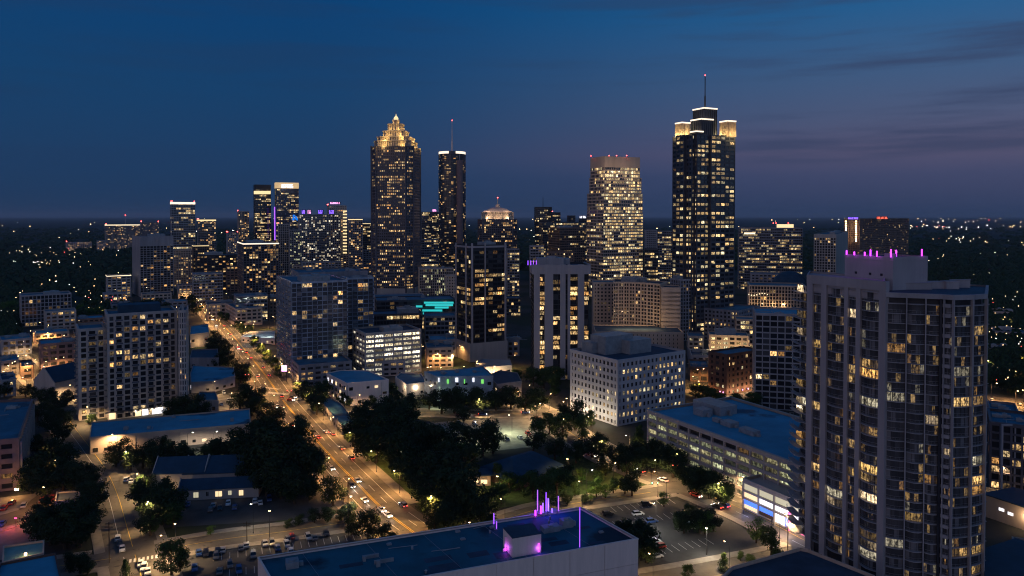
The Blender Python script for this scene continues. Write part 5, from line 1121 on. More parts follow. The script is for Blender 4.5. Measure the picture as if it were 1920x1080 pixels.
gable('left gabled hall with a lit white end wall, below the blue roofed building', (345, 905), 10, 7.0, 6.5, 11, .12, 2); gable('right gabled hall with dark slate roof beside the big dark trees', (420, 900), 14, 8.5, 6, 10.5, .12, 0)
gable('long front range with lit windows and a low slate roof', (415, 928), 15, 4.2, 4.2, 7.0, .14, 5)
pointlight((*G(322, 938).xy, 5), 500, (1, .7, .35), .3); 
# bottom left
q = G(30, 988); o = empty('floodlight', (q.x, q.y, 0), 'added red and violet floodlight tinting the plaza at lower left', 'light'); m = MB(); m.tube((q.x, q.y, 0), (q.x, q.y, 3), .08, 6); m.build('post', 'dark_steel', o); m = MB(); m.box((q.x - .4, q.y - .3, 3), (q.x + .4, q.y, 3.4)); m.build('lens', 'sign_magenta', o); pointlight((q.x, q.y - 2, 3.2), 800, (1, .08, .10), .3, o); pointlight((q.x - 9, q.y - 3, 3.5), 900, (.3, .10, 1), .3, o)  # added light with an invented fixture; only the plaza tint is known
rt, P = shed('building with a pale teal roof at the bottom left corner', [(4, 1058), (6, 1027), (83, 1016), (82, 1040)], 9, 'beige_concrete', 'teal_roof')
rt, P = shed('dark blue flat roof in front of the teal roof, bottom left', [(-20, 1120), (0, 1060), (104, 1040), (120, 1110)], 11, 'brick', 'roof_bright')
q = G(48, 1042, 9.3); m = MB(); m.cyl((q.x, q.y), .35, .35, 9.4, 10.1, 8); m.build('roof_lamp', 'lamp_warm', rt); pointlight((q.x, q.y, 11), 160, (1, .5, .15), .2, rt)
shed('small dark canopy roof under the plaza trees at left', [(103, 942), (106, 925), (148, 922), (152, 940)], 4, 'mid_grey', 'roof_dark')
# left field: church-like block and low roofs
B('pale stepped block with a rounded window left of the grey apartments', 66, 76, 140, 648, 700, -18, 'low', name='office_building', lp=.0, wall='rose_granite', roof='roof_bright', wl=25, nind=0, units=2)
gable('brick church-like hall with a steep dark gable at left', (112, 742), 10, 9, 11, 19, 1.2, 0, 'church_hall', 'slate_roof')
rt, P = shed('curved shop building with glowing windows on the avenue corner', [(357, 700), (362, 686), (438, 690), (441, 706), (400, 716), (358, 718)], 6.5, 'grey_concrete', 'roof_bright', 'shop')
q0, q1 = G(360, 733), G(440, 716)
for k in range(9): p = q0.lerp(q1, (k + .5) / 9); m = MB(); m.box((p.x - 1.5, p.y - 2.0, .8), (p.x + 1.5, p.y - 1.8, 3.8)); m.build('shop_window', 'shop_white' if k in (0, 1, 4) else ('purple_glow' if k == 2 else 'shop_warm'), rt)
for k in range(3): p = q0.lerp(q1, .2 + .3 * k); pointlight((p.x, p.y - 5, 4), 600, (1, .75, .55), .3, rt)
shed('pitched dark roof shop behind the curved shop', [(356, 672), (360, 657), (408, 655), (410, 672)], 7, 'mid_grey', 'slate_roof', 'shop')
shed('pale curved roof block below the curved shop', [(372, 752), (374, 736), (404, 736), (410, 752)], 6, 'grey_concrete', 'roof_membrane')
rt, P = shed('tan low block with lit doorway left of the avenue trees', [(356, 628), (358, 612), (390, 608), (392, 624)], 11, 'beige_concrete', 'roof_bright'); pointlight((*G(375, 652).xy, 4), 900, (1, .7, .35), .3, rt)
rt, P = shed('white lit open showroom lot building left of the condominium', [(452, 632), (470, 622), (515, 621), (515, 636)], 4.5, 'white_panel', 'metal_panel', 'showroom')
for k in range(3): pointlight((*G(462 + 20 * k, 641).xy, 9), 2600, (.85, 1, .9), .3, rt)
q = G(485, 639); m = MB(); m.box((q.x - 14, q.y + 1, .6), (q.x + 10, q.y + 1.3, 3.4)); m.build('lit_front', 'shop_white', rt)
# blocks of low infill, every one its own building
INF = [(0, 2, 60, 640, 668, 'long low roof with warm windows below it at far left', 'roof_bright', .6), (60, 64, 130, 628, 645, 'thin blue roof strip left of the grey apartment wing', 'roof_bright', .3), (0, 2, 36, 680, 706, 'low shop with glowing front at the left edge', 'roof_bright', .8),
       (36, 40, 64, 690, 712, 'small roof beside the glowing shop at the left edge', 'roof_membrane', .1), (0, 2, 30, 716, 745, 'dark low shed under the glowing shop, left edge', 'roof_dark', .1), (384, 388, 440, 572, 600, 'dark low roof between the far avenue and parking structure', 'roof_dark', .3),
       (300, 304, 352, 568, 590, 'flat roof showing above the wide grey apartments', 'roof_bright', .2), (500, 504, 520, 560, 600, 'narrow block behind the condominium left edge', 'roof_dark', .4), (560, 566, 640, 493, 540, 'pale wide hall behind the condominium roof', 'roof_dark', .3),
       (600, 606, 660, 480, 520, 'brown flat block with lit band under the hotel', 'roof_dark', .5), (655, 660, 702, 470, 520, 'tan block left of the golden tower middle', 'roof_dark', .1), (470, 476, 520, 560, 590, 'dim block in the gap right of the dark apartment tower', 'roof_dark', .3),
       (800, 806, 856, 640, 670, 'flat roof left of the dark finned tower base', 'roof_bright', .2), (794, 800, 850, 655, 690, 'dark yard building with one green window', 'roof_membrane', .15), (945, 950, 974, 640, 668, 'orange lit low block between dark towers', 'roof_dark', .7),
       (1288, 1294, 1330, 690, 715, 'curved low roof right of the white corner office', 'roof_membrane', .3), (1290, 1296, 1332, 668, 690, 'brown low block beside the brick mid-rise', 'roof_dark', .3), (1110, 1118, 1180, 652, 680, 'pale plant block directly behind the white corner office', 'roof_membrane', .1),
       (205, 209, 246, 572, 590, 'small red roofed block above the grey apartments', 'roof_dark', .4), (140, 146, 196, 600, 618, 'low block behind the left wing of the grey apartments', 'roof_bright', .3), (710, 716, 760, 680, 706, 'dark low annex right of the bright garage', 'roof_dark', .4),
       (1856, 1860, 1900, 585, 600, 'far low warehouse right of the nearest tower', 'roof_dark', .3), (1858, 1862, 1930, 622, 640, 'long low lit depot at the right edge', 'roof_membrane', .6), (1850, 1853, 1890, 655, 672, 'pale box building right of the nearest tower', 'roof_membrane', .4),
       (470, 475, 560, 470, 500, 'grey slab behind the dark apartment tower roof', 'roof_dark', .3), (545, 550, 600, 500, 540, 'dim pale block above the condominium left part', 'roof_dark', .2), (730, 736, 790, 612, 650, 'slate coloured block behind the bright garage', 'roof_dark', .15), (418, 424, 447, 500, 548, 'grey slab left of the dark apartment tower', 'roof_dark', .15),
       (330, 334, 372, 536, 560, 'low lit storefront block by the far end of the avenue', 'roof_dark', .7), (262, 266, 322, 553, 575, 'tree shaded low block below the grey glass tower', 'roof_dark', .3)]
for i, (xl, xc, xr, yt, yb, lab, rf_, lpp) in enumerate(INF):
    B(lab, xl, xc, xr, yt, yb, (-12, -8, -16)[i % 3], 'low', name='low_building', lp=lpp, wl=min(26, 8 + DB(xc, yb) * .04), roof=rf_, units=2 if yb > 560 else 0, wall=('grey_concrete', 'beige_concrete', 'mid_grey', 'brown_stone')[i % 4], nind=0)
# ================================================================== TREES
def crown_mesh(name, seed, mat, conic=False, n=2600, sz=.085):
    """unit crown: leaf clumps filling lobes, height 0..1, radius about .5"""
    r = random.Random(seed); m = MB(); lobes = []
    if conic: lobes = [(r.uniform(-.06, .06), r.uniform(-.06, .06), .12 + .8 * k / 9, .30 * (1 - k / 10.5) + .03) for k in range(10)]
    else:
        for k in range(13):
            a = r.uniform(0, 6.28); zz = r.uniform(.22, .82); rr = r.uniform(.05, .30) * (1 - abs(zz - .45) * .7); lobes.append((rr * math.cos(a) * 1.1, rr * math.sin(a) * 1.1, zz, r.uniform(.11, .20)))
        lobes.append((0, 0, .5, .24))
    for k in range(n):
        lx, ly, lz, lr = r.choice(lobes); d = Vector((r.gauss(0, 1), r.gauss(0, 1), r.gauss(0, .85))).normalized(); q = Vector((lx, ly, lz)) + d * lr * (r.random() ** .35) 
        q.z = max(.08, q.z); nrm = (d + Vector((r.uniform(-.7, .7), r.uniform(-.7, .7), r.uniform(-.2, .9)))).normalized(); a = nrm.orthogonal().normalized(); b = nrm.cross(a); s = sz * r.uniform(.35, .75); ang = r.uniform(0, 3.1); a, b = a * math.cos(ang) + b * math.sin(ang), b * math.cos(ang) - a * math.sin(ang)
        m.face([q - a * s * .5, q - b * s * .32 + a * s * .1, q + a * s * .55, q + b * s * .32])
    o = m.build(name, mat); return o
def trunk_mesh(name, seed, conic=False):
    r = random.Random(seed); m = MB(); m.tube((0, 0, 0), (.01, 0, .3), .035, 7, r2=.024); m.tube((.01, 0, .3), (0, .01, .62), .024, 6, r2=.012)
    if not conic:
        for k in range(6):
            a = r.uniform(0, 6.28); z0 = r.uniform(.22, .45); e = Vector((math.cos(a) * r.uniform(.2, .32), math.sin(a) * r.uniform(.2, .32), z0 + r.uniform(.15, .35))); m.tube((0, 0, z0), e, .013, 4, r2=.005)
    return m.build(name, 'bark')
CROWN = [crown_mesh('crown', 1, 'leaves'), crown_mesh('crown', 2, 'leaves'), crown_mesh('crown', 3, 'leaves_dark'), crown_mesh('crown', 4, 'leaves_dark'), crown_mesh('crown', 5, 'leaves_bright', n=1700), crown_mesh('crown', 6, 'leaves', True, n=2000)]
TRUNK = [trunk_mesh('trunk', 1), trunk_mesh('trunk', 2), trunk_mesh('trunk', 3, True)]
TREES = []; rt_ = random.Random(77)
def tree(px, py, hpx, label, group=None, kind=None, wide=1.0):
    g = G(px, py)
    if blocked(g.xy): print('TREE IN BUILDING', px, py, label); return
    h = hpx * g.y / F; kind = rt_.choice((0, 1, 2, 3)) if kind is None else kind
    o = empty('tree', (g.x, g.y, 0), label, 'tree', group, rt_.uniform(0, 6.28)); o.scale = (h * wide, h * wide, h)
    for src in (CROWN[kind], TRUNK[2 if kind == 5 else kind % 2]):
        c = src.copy(); COL.objects.link(c); c.parent = o; TREES.append(c)
    c.name = 'trunk'
    return o
def grove(desc, what, pts, kind=None, wide=1.08, group=None):
    pts = [p for p in sorted(pts) if not blocked(G(p[0], p[1]).xy)]
    for i, p in enumerate(pts):
        k = p[3] if len(p) > 3 else kind
        tree(p[0], p[1], p[2], ('%s from left of the %s' % (ORD[i], what + ' ' + desc)) if len(pts) > 1 else '%s %s' % (what, desc), group or (what + ' ' + desc), k, wide)
grove('in the big mass left of the avenue', 'black trees', [(455, 862, 78), (485, 845, 72), (520, 842, 74), (478, 893, 100), (512, 905, 120), (540, 915, 130), (566, 918, 96), (540, 868, 96), (560, 888, 92), (582, 900, 70), (580, 938, 52), (470, 915, 70), (528, 935, 90), (552, 945, 76), (500, 930, 84)], 3, 1.15)
grove('around the lamps at the avenue corner', 'small dark trees', [(624, 948, 62), (655, 985, 46), (690, 1012, 70), (716, 1024, 50), (738, 1030, 40), (660, 1003, 38)], 2)
grove('in the upper row right of the avenue', 'dark trees', [(594, 778, 44), (590, 768, 58), (608, 772, 62), (580, 756, 50), (603, 752, 48), (574, 752, 30)], 3)
grove('in the wood between avenue and park', 'dense dark trees', [(662, 838, 62), (680, 812, 60), (690, 862, 70), (700, 825, 76), (705, 868, 88), (728, 845, 84), (735, 815, 76), (748, 880, 90), (720, 790, 60), (762, 800, 66), (757, 850, 86), (690, 800, 58), (778, 915, 80), (752, 900, 60), (790, 930, 92), (760, 782, 55)], 3, 1.18)
grove('beside the lower avenue near the blue roof', 'dense dark trees', [(812, 955, 90), (822, 965, 110), (850, 975, 118), (862, 940, 100), (835, 925, 96), (812, 910, 84), (824, 988, 60), (880, 985, 96), (870, 905, 82), (835, 890, 80), (905, 992, 70), (806, 972, 50), (842, 1000, 70), (815, 1000, 50)], 3, 1.15)
grove('in front of the pale parking lot', 'round dark trees', [(782, 862, 66), (800, 852, 72), (825, 858, 76), (845, 850, 68), (880, 852, 66), (905, 855, 78), (925, 850, 66), (775, 840, 60)], 2, 1.15)
grove('in the row below the green lit building', 'street trees', [(805, 768, 44), (828, 776, 58), (852, 775, 62), (880, 772, 56), (905, 776, 56), (930, 770, 46), (958, 768, 50), (985, 776, 56), (1006, 770, 54), (870, 790, 40), (940, 756, 40)], 3, 1.2)
grove('round the white corner office', 'dark trees', [(1040, 742, 46), (1060, 800, 50, 2), (1078, 805, 62, 2), (1092, 822, 50), (1030, 815, 46), (1055, 826, 56), (1010, 828, 52), (1108, 800, 34), (1198, 842, 48, 5)], 1, 1.1)
grove('along the upper right street', 'dark street trees', [(1000, 846, 44), (1040, 862, 50), (1080, 868, 52), (1110, 858, 56), (1132, 866, 58), (1160, 880, 60), (1175, 892, 46), (1188, 872, 50), (1205, 884, 58), (1135, 892, 40)], 3, 1.2)
grove('in front of the long parking garage', 'leafy street trees', [(1215, 868, 56), (1228, 886, 56), (1246, 880, 60), (1262, 896, 64), (1282, 905, 56), (1296, 922, 54), (1312, 930, 70), (1330, 935, 74), (1348, 945, 72), (1362, 952, 48, 1), (1278, 884, 46, 1), (1232, 862, 44)], 3, 1.15)
grove('on the lawns around the hip roofed hall', 'park trees', [(935, 905, 40, 1), (955, 925, 46, 1), (1000, 935, 64), (1022, 945, 72), (1044, 930, 62), (1062, 912, 50), (1078, 930, 40, 1), (940, 945, 48), (915, 960, 54), (975, 918, 34), (1090, 906, 34, 4), (880, 875, 40), (865, 868, 46), (1108, 940, 26, 4), (1096, 944, 24), (1118, 932, 38, 4), (1135, 934, 30, 4), (1122, 908, 30, 1), (1064, 946, 30), (990, 905, 32), (1150, 925, 34, 1), (1185, 930, 56, 3), (1172, 926, 40, 3)])
grove('at the corner of the big car park', 'small lamplit tree', [(1245, 950, 32, 4)])
grove('on the island of the big car park', 'car park trees', [(1282, 1000, 52, 3), (1296, 985, 44, 1), (1312, 1000, 60, 3), (1322, 1002, 48, 4), (1338, 996, 48, 3), (1275, 992, 40, 3)])
grove('beside the lower right street', 'small street trees', [(1418, 1018, 50, 4), (1446, 1048, 66, 1), (1357, 1072, 38, 5), (1408, 1062, 26, 1), (1388, 1052, 22, 1), (1290, 1085, 30, 1)])
grove('at the car park edge by the blue roof', 'black trees', [(1172, 1010, 46), (1190, 1020, 56), (1205, 1040, 66), (1185, 1055, 72), (1212, 1055, 60), (1165, 1000, 30)], 3, 1.2)
grove('beside the left office block', 'dark trees', [(70, 905, 64), (92, 908, 74), (112, 890, 70), (60, 925, 60), (88, 935, 70), (118, 925, 72), (100, 870, 60), (82, 855, 50), (128, 905, 60), (70, 790, 44), (98, 812, 46), (118, 828, 50), (100, 790, 40), (120, 800, 44)], 3, 1.2)
grove('over the plaza at lower left', 'large dark trees', [(70, 1010, 66), (95, 1022, 84), (122, 1030, 92), (150, 1026, 88), (150, 1012, 84), (135, 1000, 84), (100, 990, 70), (164, 992, 60), (150, 960, 76), (172, 958, 72), (160, 925, 70), (176, 936, 54), (150, 920, 60), (80, 985, 50), (172, 912, 44)], 3, 1.2)
grove('right of the left street', 'dark trees', [(270, 950, 60), (290, 980, 80), (304, 985, 88), (322, 970, 78), (272, 925, 46), (300, 945, 60), (282, 1005, 60), (325, 990, 56, 1), (284, 1002, 40, 4), (258, 930, 30)], 3, 1.15)
grove('in the belt below the long blue roof', 'dark trees', [(218, 875, 46), (245, 882, 52), (268, 878, 62), (290, 880, 56), (312, 872, 52), (335, 878, 60), (355, 868, 40), (225, 858, 44), (400, 862, 50), (412, 858, 44), (385, 866, 34, 1), (300, 850, 40), (430, 862, 52)], 3, 1.2)
grove('at the foot of the wide grey apartments', 'dark trees', [(322, 790, 44), (342, 788, 56), (362, 786, 52), (382, 788, 38), (172, 796, 22, 1), (352, 800, 50), (330, 800, 40)], 2, 1.25)
grove('between avenue and curved shop', 'round dark trees', [(398, 664, 36), (412, 668, 40), (424, 664, 32), (428, 690, 38), (412, 688, 34), (452, 718, 40), (460, 712, 34), (405, 640, 24), (442, 700, 22)], 2, 1.15)
grove('left of the avenue crossing', 'round dark trees', [(450, 768, 46), (468, 764, 52), (484, 768, 46), (472, 780, 40), (500, 796, 46), (516, 806, 50), (488, 812, 40), (565, 808, 34)], 2, 1.2)
grove('on the verge between avenue and condominium', 'lamplit verge trees', [(448, 622, 24), (462, 640, 24), (476, 652, 26, 1), (488, 664, 24, 1), (500, 678, 26, 1), (512, 694, 28, 1), (525, 708, 26), (440, 608, 20), (470, 628, 22), (455, 628, 22), (415, 600, 18), (426, 604, 20)], 1, 1.2)
grove('at the bottom left street corner', 'dark trees', [(322, 1078, 74, 1), (338, 1072, 46), (150, 1075, 46), (165, 1078, 40), (235, 1082, 36, 5), (134, 1068, 40)], 2, 1.1)
grove('on the dark lot verge', 'low verge trees', [(395, 1003, 20, 4), (560, 985, 24), (590, 980, 30), (615, 978, 34), (540, 990, 20), (640, 975, 30)], 2, 1.3)
grove('right of the nearest tower', 'dark trees', [(1868, 905, 46), (1882, 910, 54), (1872, 700, 34), (1890, 736, 54), (1912, 730, 50), (1905, 745, 44), (1875, 730, 34), (1915, 700, 40), (1856, 640, 26)], 3, 1.2)
grove('in the wooded rise below the grey glass tower', 'dark trees', [(250, 592, 30), (264, 588, 32), (278, 590, 36), (292, 588, 34), (306, 592, 30), (236, 588, 24), (346, 575, 24), (368, 590, 28), (360, 572, 24)], 3, 1.3)
grove('around the brown brick mid-rise', 'dark trees', [(1318, 752, 34), (1334, 762, 40), (1350, 768, 36), (1378, 770, 38), (1396, 778, 34), (1412, 770, 40), (1304, 745, 28)], 1, 1.25)
grove('by the church-like hall', 'dark trees', [(88, 760, 40), (108, 775, 44), (125, 760, 36), (72, 752, 34), (22, 740, 40), (8, 745, 36), (48, 745, 30), (96, 745, 36), (118, 740, 34)], 3, 1.2)
grove('near the orange lit street at far left', 'lamplit trees', [(10, 592, 30, 4), (24, 590, 30, 4), (170, 600, 26, 4), (186, 598, 28, 4), (200, 602, 26), (155, 602, 24), (150, 590, 22, 4), (178, 582, 22, 1)])
grove('left of the teal lit offices', 'dark street trees', [(560, 742, 30), (640, 760, 26), (655, 762, 24), (735, 742, 30), (745, 752, 26), (700, 760, 22)], 2, 1.2)
grove('at the purple topped tower foot', 'dark trees', [(1000, 724, 40), (1020, 728, 44), (1036, 720, 38), (1050, 716, 30), (968, 716, 26), (935, 720, 22)], 1, 1.2)
for o in CROWN + TRUNK: bpy.data.objects.remove(o)
# a scatter of mid-distance trees between the blocks, one mass of backdrop woods nearer in
r = random.Random(23); m = MB()
FREE = [((0, 470), (240, 600)), ((0, 600), (140, 640)), ((1850, 560), (1940, 720)), ((1700, 480), (1940, 600))]
for (x0, y0), (x1, y1) in FREE:
    for k in range(900):
        x, y = r.uniform(x0, x1), r.uniform(y0, y1)
        if 30 < x < 150 and 545 < y < 640: continue
        if 190 < x < 250 and 500 < y < 575: continue
        g = G(x, y)
        if any((Vector((g.x, g.y)) - p).length < hw + 6 for P, hw in ROADS.values() for p in P[::3]): continue
        blob(m, g.x, g.y, 0, r.uniform(4, 7) + g.y * .001, r.uniform(7, 12), r.random() * 6)
tag(m.build('woods', 'leaves_dark'), 'dark suburban treetops hiding houses left and right of the downtown towers', 'woods', kind='stuff')

# ================================================================== STREET LAMPS
ml = MB(); ml.tube((0, 0, 0), (0, 0, 9.2), .11, 6, r2=.07); ml.tube((0, 0, 9.2), (1.9, 0, 9.7), .05, 5); ml.cyl((0, 0), .2, .18, 0, .5, 8); LP_POLE = ml.build('pole', 'dark_steel')
ml = MB(); ml.obox((2.2, 0), (1, 0), .42, .17, 9.62, 9.78); LP_HEAD = ml.build('lamp_head', 'dark_steel')
ml = MB(); ml.cyl((2.25, 0), .22, .34, 9.42, 9.615, 8); LP_BULB = ml.build('bulb', 'lamp_warm'); ml = MB(); ml.cyl((2.25, 0), .22, .34, 9.42, 9.615, 8); LP_BULBW = ml.build('bulb', 'lamp_white')
SOD = (1, .50, .155); NEU = (1, .63, .29); WHT = (1, .90, .72)
LAMPN = {}
def lamp(p, rz, power, col, desc, h=1.0):
    if blocked(p): return
    LAMPN[desc] = LAMPN.get(desc, 0) + 1; LAMPS_PENDING.append((p, rz, power, col, desc, h))
LAMPS_PENDING = []
def flush_lamps():
    cnt = {}
    for (p, rz, power, col, desc, h) in sorted(LAMPS_PENDING, key=lambda t: (t[4], t[0][1])):
        i = cnt.get(desc, 0); cnt[desc] = i + 1; tot = LAMPN[desc]
        lab = ('%s nearest street lamp of those %s' % (ORD[i], desc)) if tot > 1 else 'single street lamp %s' % desc
        o = empty('street_lamp', (p[0], p[1], 0), lab, 'street lamp', 'street lamps ' + desc, rz); o.scale = (h, h, h)
        for s in (LP_POLE, LP_BULBW if col[1] > .8 else LP_BULB): c = s.copy(); COL.objects.link(c); c.parent = o
        c = LP_HEAD.copy(); COL.objects.link(c); c.parent = o
        l = bpy.data.lights.new('glow', 'SPOT'); l.energy = power * (3.9 if 'avenue' in desc else (3.4 if 'side street' in desc else 5)); l.color = col; l.shadow_soft_size = .25; l.spot_size = R(158); l.spot_blend = .5; c = bpy.data.objects.new('glow', l); COL.objects.link(c); c.parent = o; c.location = (2.25, 0, 9.4)
def along(k, step, d, power, col, desc, s0=0, s1=1e9, jitter=0):
    P, hw = ROADS[k]; A = offs(P, d); acc = step * .5; dist = 0
    for i in range(1, len(P)):
        dist += (P[i] - P[i - 1]).length; acc += (P[i] - P[i - 1]).length
        if dist < s0 or dist > s1: continue
        if acc >= step and not near_other(A[i], k, 0):
            acc = 0; t = (P[i] - P[i - 1]).normalized(); inn = Vector((t.y, -t.x)) * (-1 if d > 0 else 1); lamp(A[i], math.atan2(inn.y, inn.x), power, col, desc)
along('avenue', 27, 11.4, 4800, SOD, 'on the right side of the avenue', 40, 900); along('avenue', 27, -11.4, 4800, SOD, 'on the left side of the avenue', 40, 900)
along('side_street', 30, 6.6, 2600, NEU, 'along the side street below the dark lot'); along('left_street', 28, 8.6, 4600, NEU, 'along the street at lower left')
along('right_street', 30, 9.0, 4600, NEU, 'on the garage side of the right street', 10); along('right_street', 30, -9.0, 4600, NEU, 'on the park side of the right street', 10)
along('cross_street', 30, 7, 3400, NEU, 'along the cross street below the green lit building', 20); along('lower_street', 26, 5.2, 2200, NEU, 'beside the lower right street')
along('park_street', 28, -5.2, 2200, NEU, 'beside the park street behind the blue roof'); along('plaza_street', 30, 7, 3200, (1, .42, .12), 'round the orange plaza at left')
along('back_street', 28, -6, 3400, NEU, 'in front of the wide grey apartments'); along('far_street', 30, 8, 5000, SOD, 'near the brown brick mid-rise'); along('east_street', 30, 9, 6000, SOD, 'on the east road right of the nearest tower')
along('west_street', 46, 7, 6500, SOD, 'on the far left street'); along('east_lane', 26, 6, 2600, NEU, 'on the lane right of the nearest tower')
for k, (px, py, pw_, col, desc) in enumerate(((352, 850, 2200, WHT, 'above the park belt below the long blue roof'), (400, 850, 1800, WHT, 'above the park belt below the long blue roof'), (960, 815, 3600, (.9, 1, .62), 'in the pale parking lot'), (890, 830, 2600, (.9, 1, .62), 'in the pale parking lot'), (740, 835, 2200, (.9, 1, .62), 'in the pale parking lot'),
        (1325, 1040, 1600, WHT, 'in the big car park'), (1230, 990, 1300, WHT, 'in the big car park'), (930, 935, 1200, (1, .8, .35), 'on the park lawns'), (1100, 925, 1700, (1, .85, .4), 'on the park lawns'), (1065, 900, 1300, SOD, 'on the park lawns'), (1150, 915, 1500, SOD, 'on the park lawns'),
        (400, 730, 2200, NEU, 'on the curved shop forecourt'), (430, 770, 2000, NEU, 'on the curved shop forecourt'), (475, 1000, 500, WHT, 'at the fence of the dark lot'), (660, 985, 900, WHT, 'at the fence of the dark lot'), (128, 960, 1500, SOD, 'under the plaza trees'), (115, 905, 1800, SOD, 'under the plaza trees'), (108, 870, 1500, NEU, 'under the plaza trees'),
        (1305, 735, 2600, SOD, 'between corner office and brick mid-rise'), (1300, 712, 2600, SOD, 'between corner office and brick mid-rise'), (50, 735, 2600, SOD, 'on the orange street by the church-like hall'), (45, 690, 3600, SOD, 'on the orange street by the church-like hall'), (75, 715, 2600, SOD, 'on the orange street by the church-like hall'),
        (170, 592, 5000, SOD, 'among the far lamplit trees'), (190, 592, 5000, SOD, 'among the far lamplit trees'), (18, 600, 8000, (1, .4, .1), 'among the far lamplit trees'), (400, 575, 5200, SOD, 'at the far end of the avenue'), (378, 556, 6000, SOD, 'at the far end of the avenue'), (430, 630, 4000, NEU, 'by the showroom lot'), (350, 560, 5200, SOD, 'at the far end of the avenue'),
        (610, 770, 1600, SOD, 'under the trees at the avenue crossing'), (1030, 768, 2600, SOD, 'by the trees left of the white corner office'), (1000, 752, 2600, SOD, 'by the trees left of the white corner office'), (850, 690, 2600, NEU, 'in the yards between the dark towers'), (870, 715, 1800, NEU, 'in the yards between the dark towers'), (960, 690, 2600, SOD, 'in the yards between the dark towers'),
        (1385, 640, 4200, SOD, 'on the floodlit wing by the grid apartments'), (820, 640, 3600, NEU, 'behind the bright garage'), (460, 590, 4200, SOD, 'at the far end of the avenue'), (500, 640, 3600, SOD, 'by the showroom lot'))):
    g = G(px, py); lamp((g.x, g.y), rt_.uniform(0, 6.28), pw_, col, desc)
rl = random.Random(41)  # street lamps strewn at random, added to lift the ambient light
for x0, x1, y0, y1, n_, pw_, desc in ((0, 135, 615, 745, 16, 4200, 'in the orange lit district at far left, added'), (350, 515, 560, 650, 14, 4200, 'in the blocks round the far avenue'), (795, 965, 640, 735, 12, 3200, 'in the yards below the dark towers, added'), (1290, 1400, 640, 740, 8, 3600, 'below the tallest tower, added'), (1852, 1935, 600, 770, 9, 3600, 'in the east district, added'), (200, 350, 560, 600, 7, 4200, 'behind the wide grey apartments, added'), (600, 800, 610, 700, 8, 3000, 'behind the bright garage yards, added')):
    for k in range(n_): g = G(rl.uniform(x0, x1), rl.uniform(y0, y1)); lamp((g.x, g.y), rl.uniform(0, 6.28), pw_ * rl.uniform(.5, 1.3), SOD if rl.random() < .75 else NEU, desc, 1.15)
flush_lamps()
for o in (LP_POLE, LP_HEAD, LP_BULB, LP_BULBW): bpy.data.objects.remove(o)
# utility poles and signals
def pole(px, py, h, label, kind='utility_pole', arms=2):
    g = G(px, py); o = empty(kind, (g.x, g.y, 0), label, 'pole'); m = MB(); m.tube((0 + g.x, g.y, 0), (g.x, g.y, h), .14, 6); m.build('shaft', 'bark', o)
    for k in range(arms): m = MB(); m.box((g.x - 1.3, g.y - .08, h - .7 - k), (g.x + 1.3, g.y + .08, h - .5 - k)); m.build('crossarm', 'bark', o)
pole(205, 1055, 13, 'wooden pole with crossarms left of the lower left crossing'); pole(653, 1003, 21, 'tall dark pole at the avenue corner behind the small trees', arms=1); pole(831, 998, 9, 'pale pole at the right kerb of the avenue bottom'); pole(463, 1022, 8, 'short dark pole beside the row of parked cars'); pole(1477, 1038, 13, 'tall thin pole beside the shops near the nearest tower', arms=1)
def signal(px, py, label, col, reach=-6.):
    g = G(px, py); o = empty('traffic_signal', (g.x, g.y, 0), label, 'traffic light'); m = MB(); m.tube((g.x, g.y, 0), (g.x, g.y, 6.6), .12, 6); m.tube((g.x, g.y, 6.3), (g.x + reach, g.y, 6.6), .07, 5); m.build('mast', 'dark_steel', o)
    for t in (.6, .95): m = MB(); m.box((g.x + reach * t - .2, g.y - .2, 5.4), (g.x + reach * t + .2, g.y + .2, 6.5)); b = m.build('signal_head', 'black_frame', o); m = MB(); m.cyl((g.x + reach * t, g.y - .24), .16, .16, 6.1, 6.4, 8); m.build('lens', col, b)
emit('green_lens', (.2, 1, .5), 10)
signal(1250, 935, 'traffic light on the near corner of the right street crossing', 'green_lens'); signal(1287, 900, 'traffic light on the far corner of the right street crossing', 'red_beacon'); signal(560, 752, 'traffic light right of the avenue crossing', 'red_beacon', -7); signal(450, 720, 'traffic light left of the avenue by the curved shop', 'red_beacon', 6)
# roadside pylon sign
g = G(533, 716); o = empty('pylon_sign', (g.x, g.y, 0), 'glowing pink and white pylon sign beside the avenue', 'sign'); m = MB(); m.box((g.x - 1.8, g.y, 0), (g.x - 1.4, g.y + .3, 11)); m.box((g.x + 1.4, g.y, 0), (g.x + 1.8, g.y + .3, 11)); m.build('post', 'dark_steel', o)
m = MB(); m.box((g.x - 1.7, g.y - .3, 7), (g.x + 1.7, g.y - .02, 11)); m.build('sign_face', 'sign_pink', o); m = MB(); m.box((g.x - 1.2, g.y - .36, 9.3), (g.x + 1.2, g.y - .31, 10.6)); m.box((g.x - 1.2, g.y - .36, 7.4), (g.x + 1.2, g.y - .31, 8.9)); m.build('lettering', 'sign_white', o)
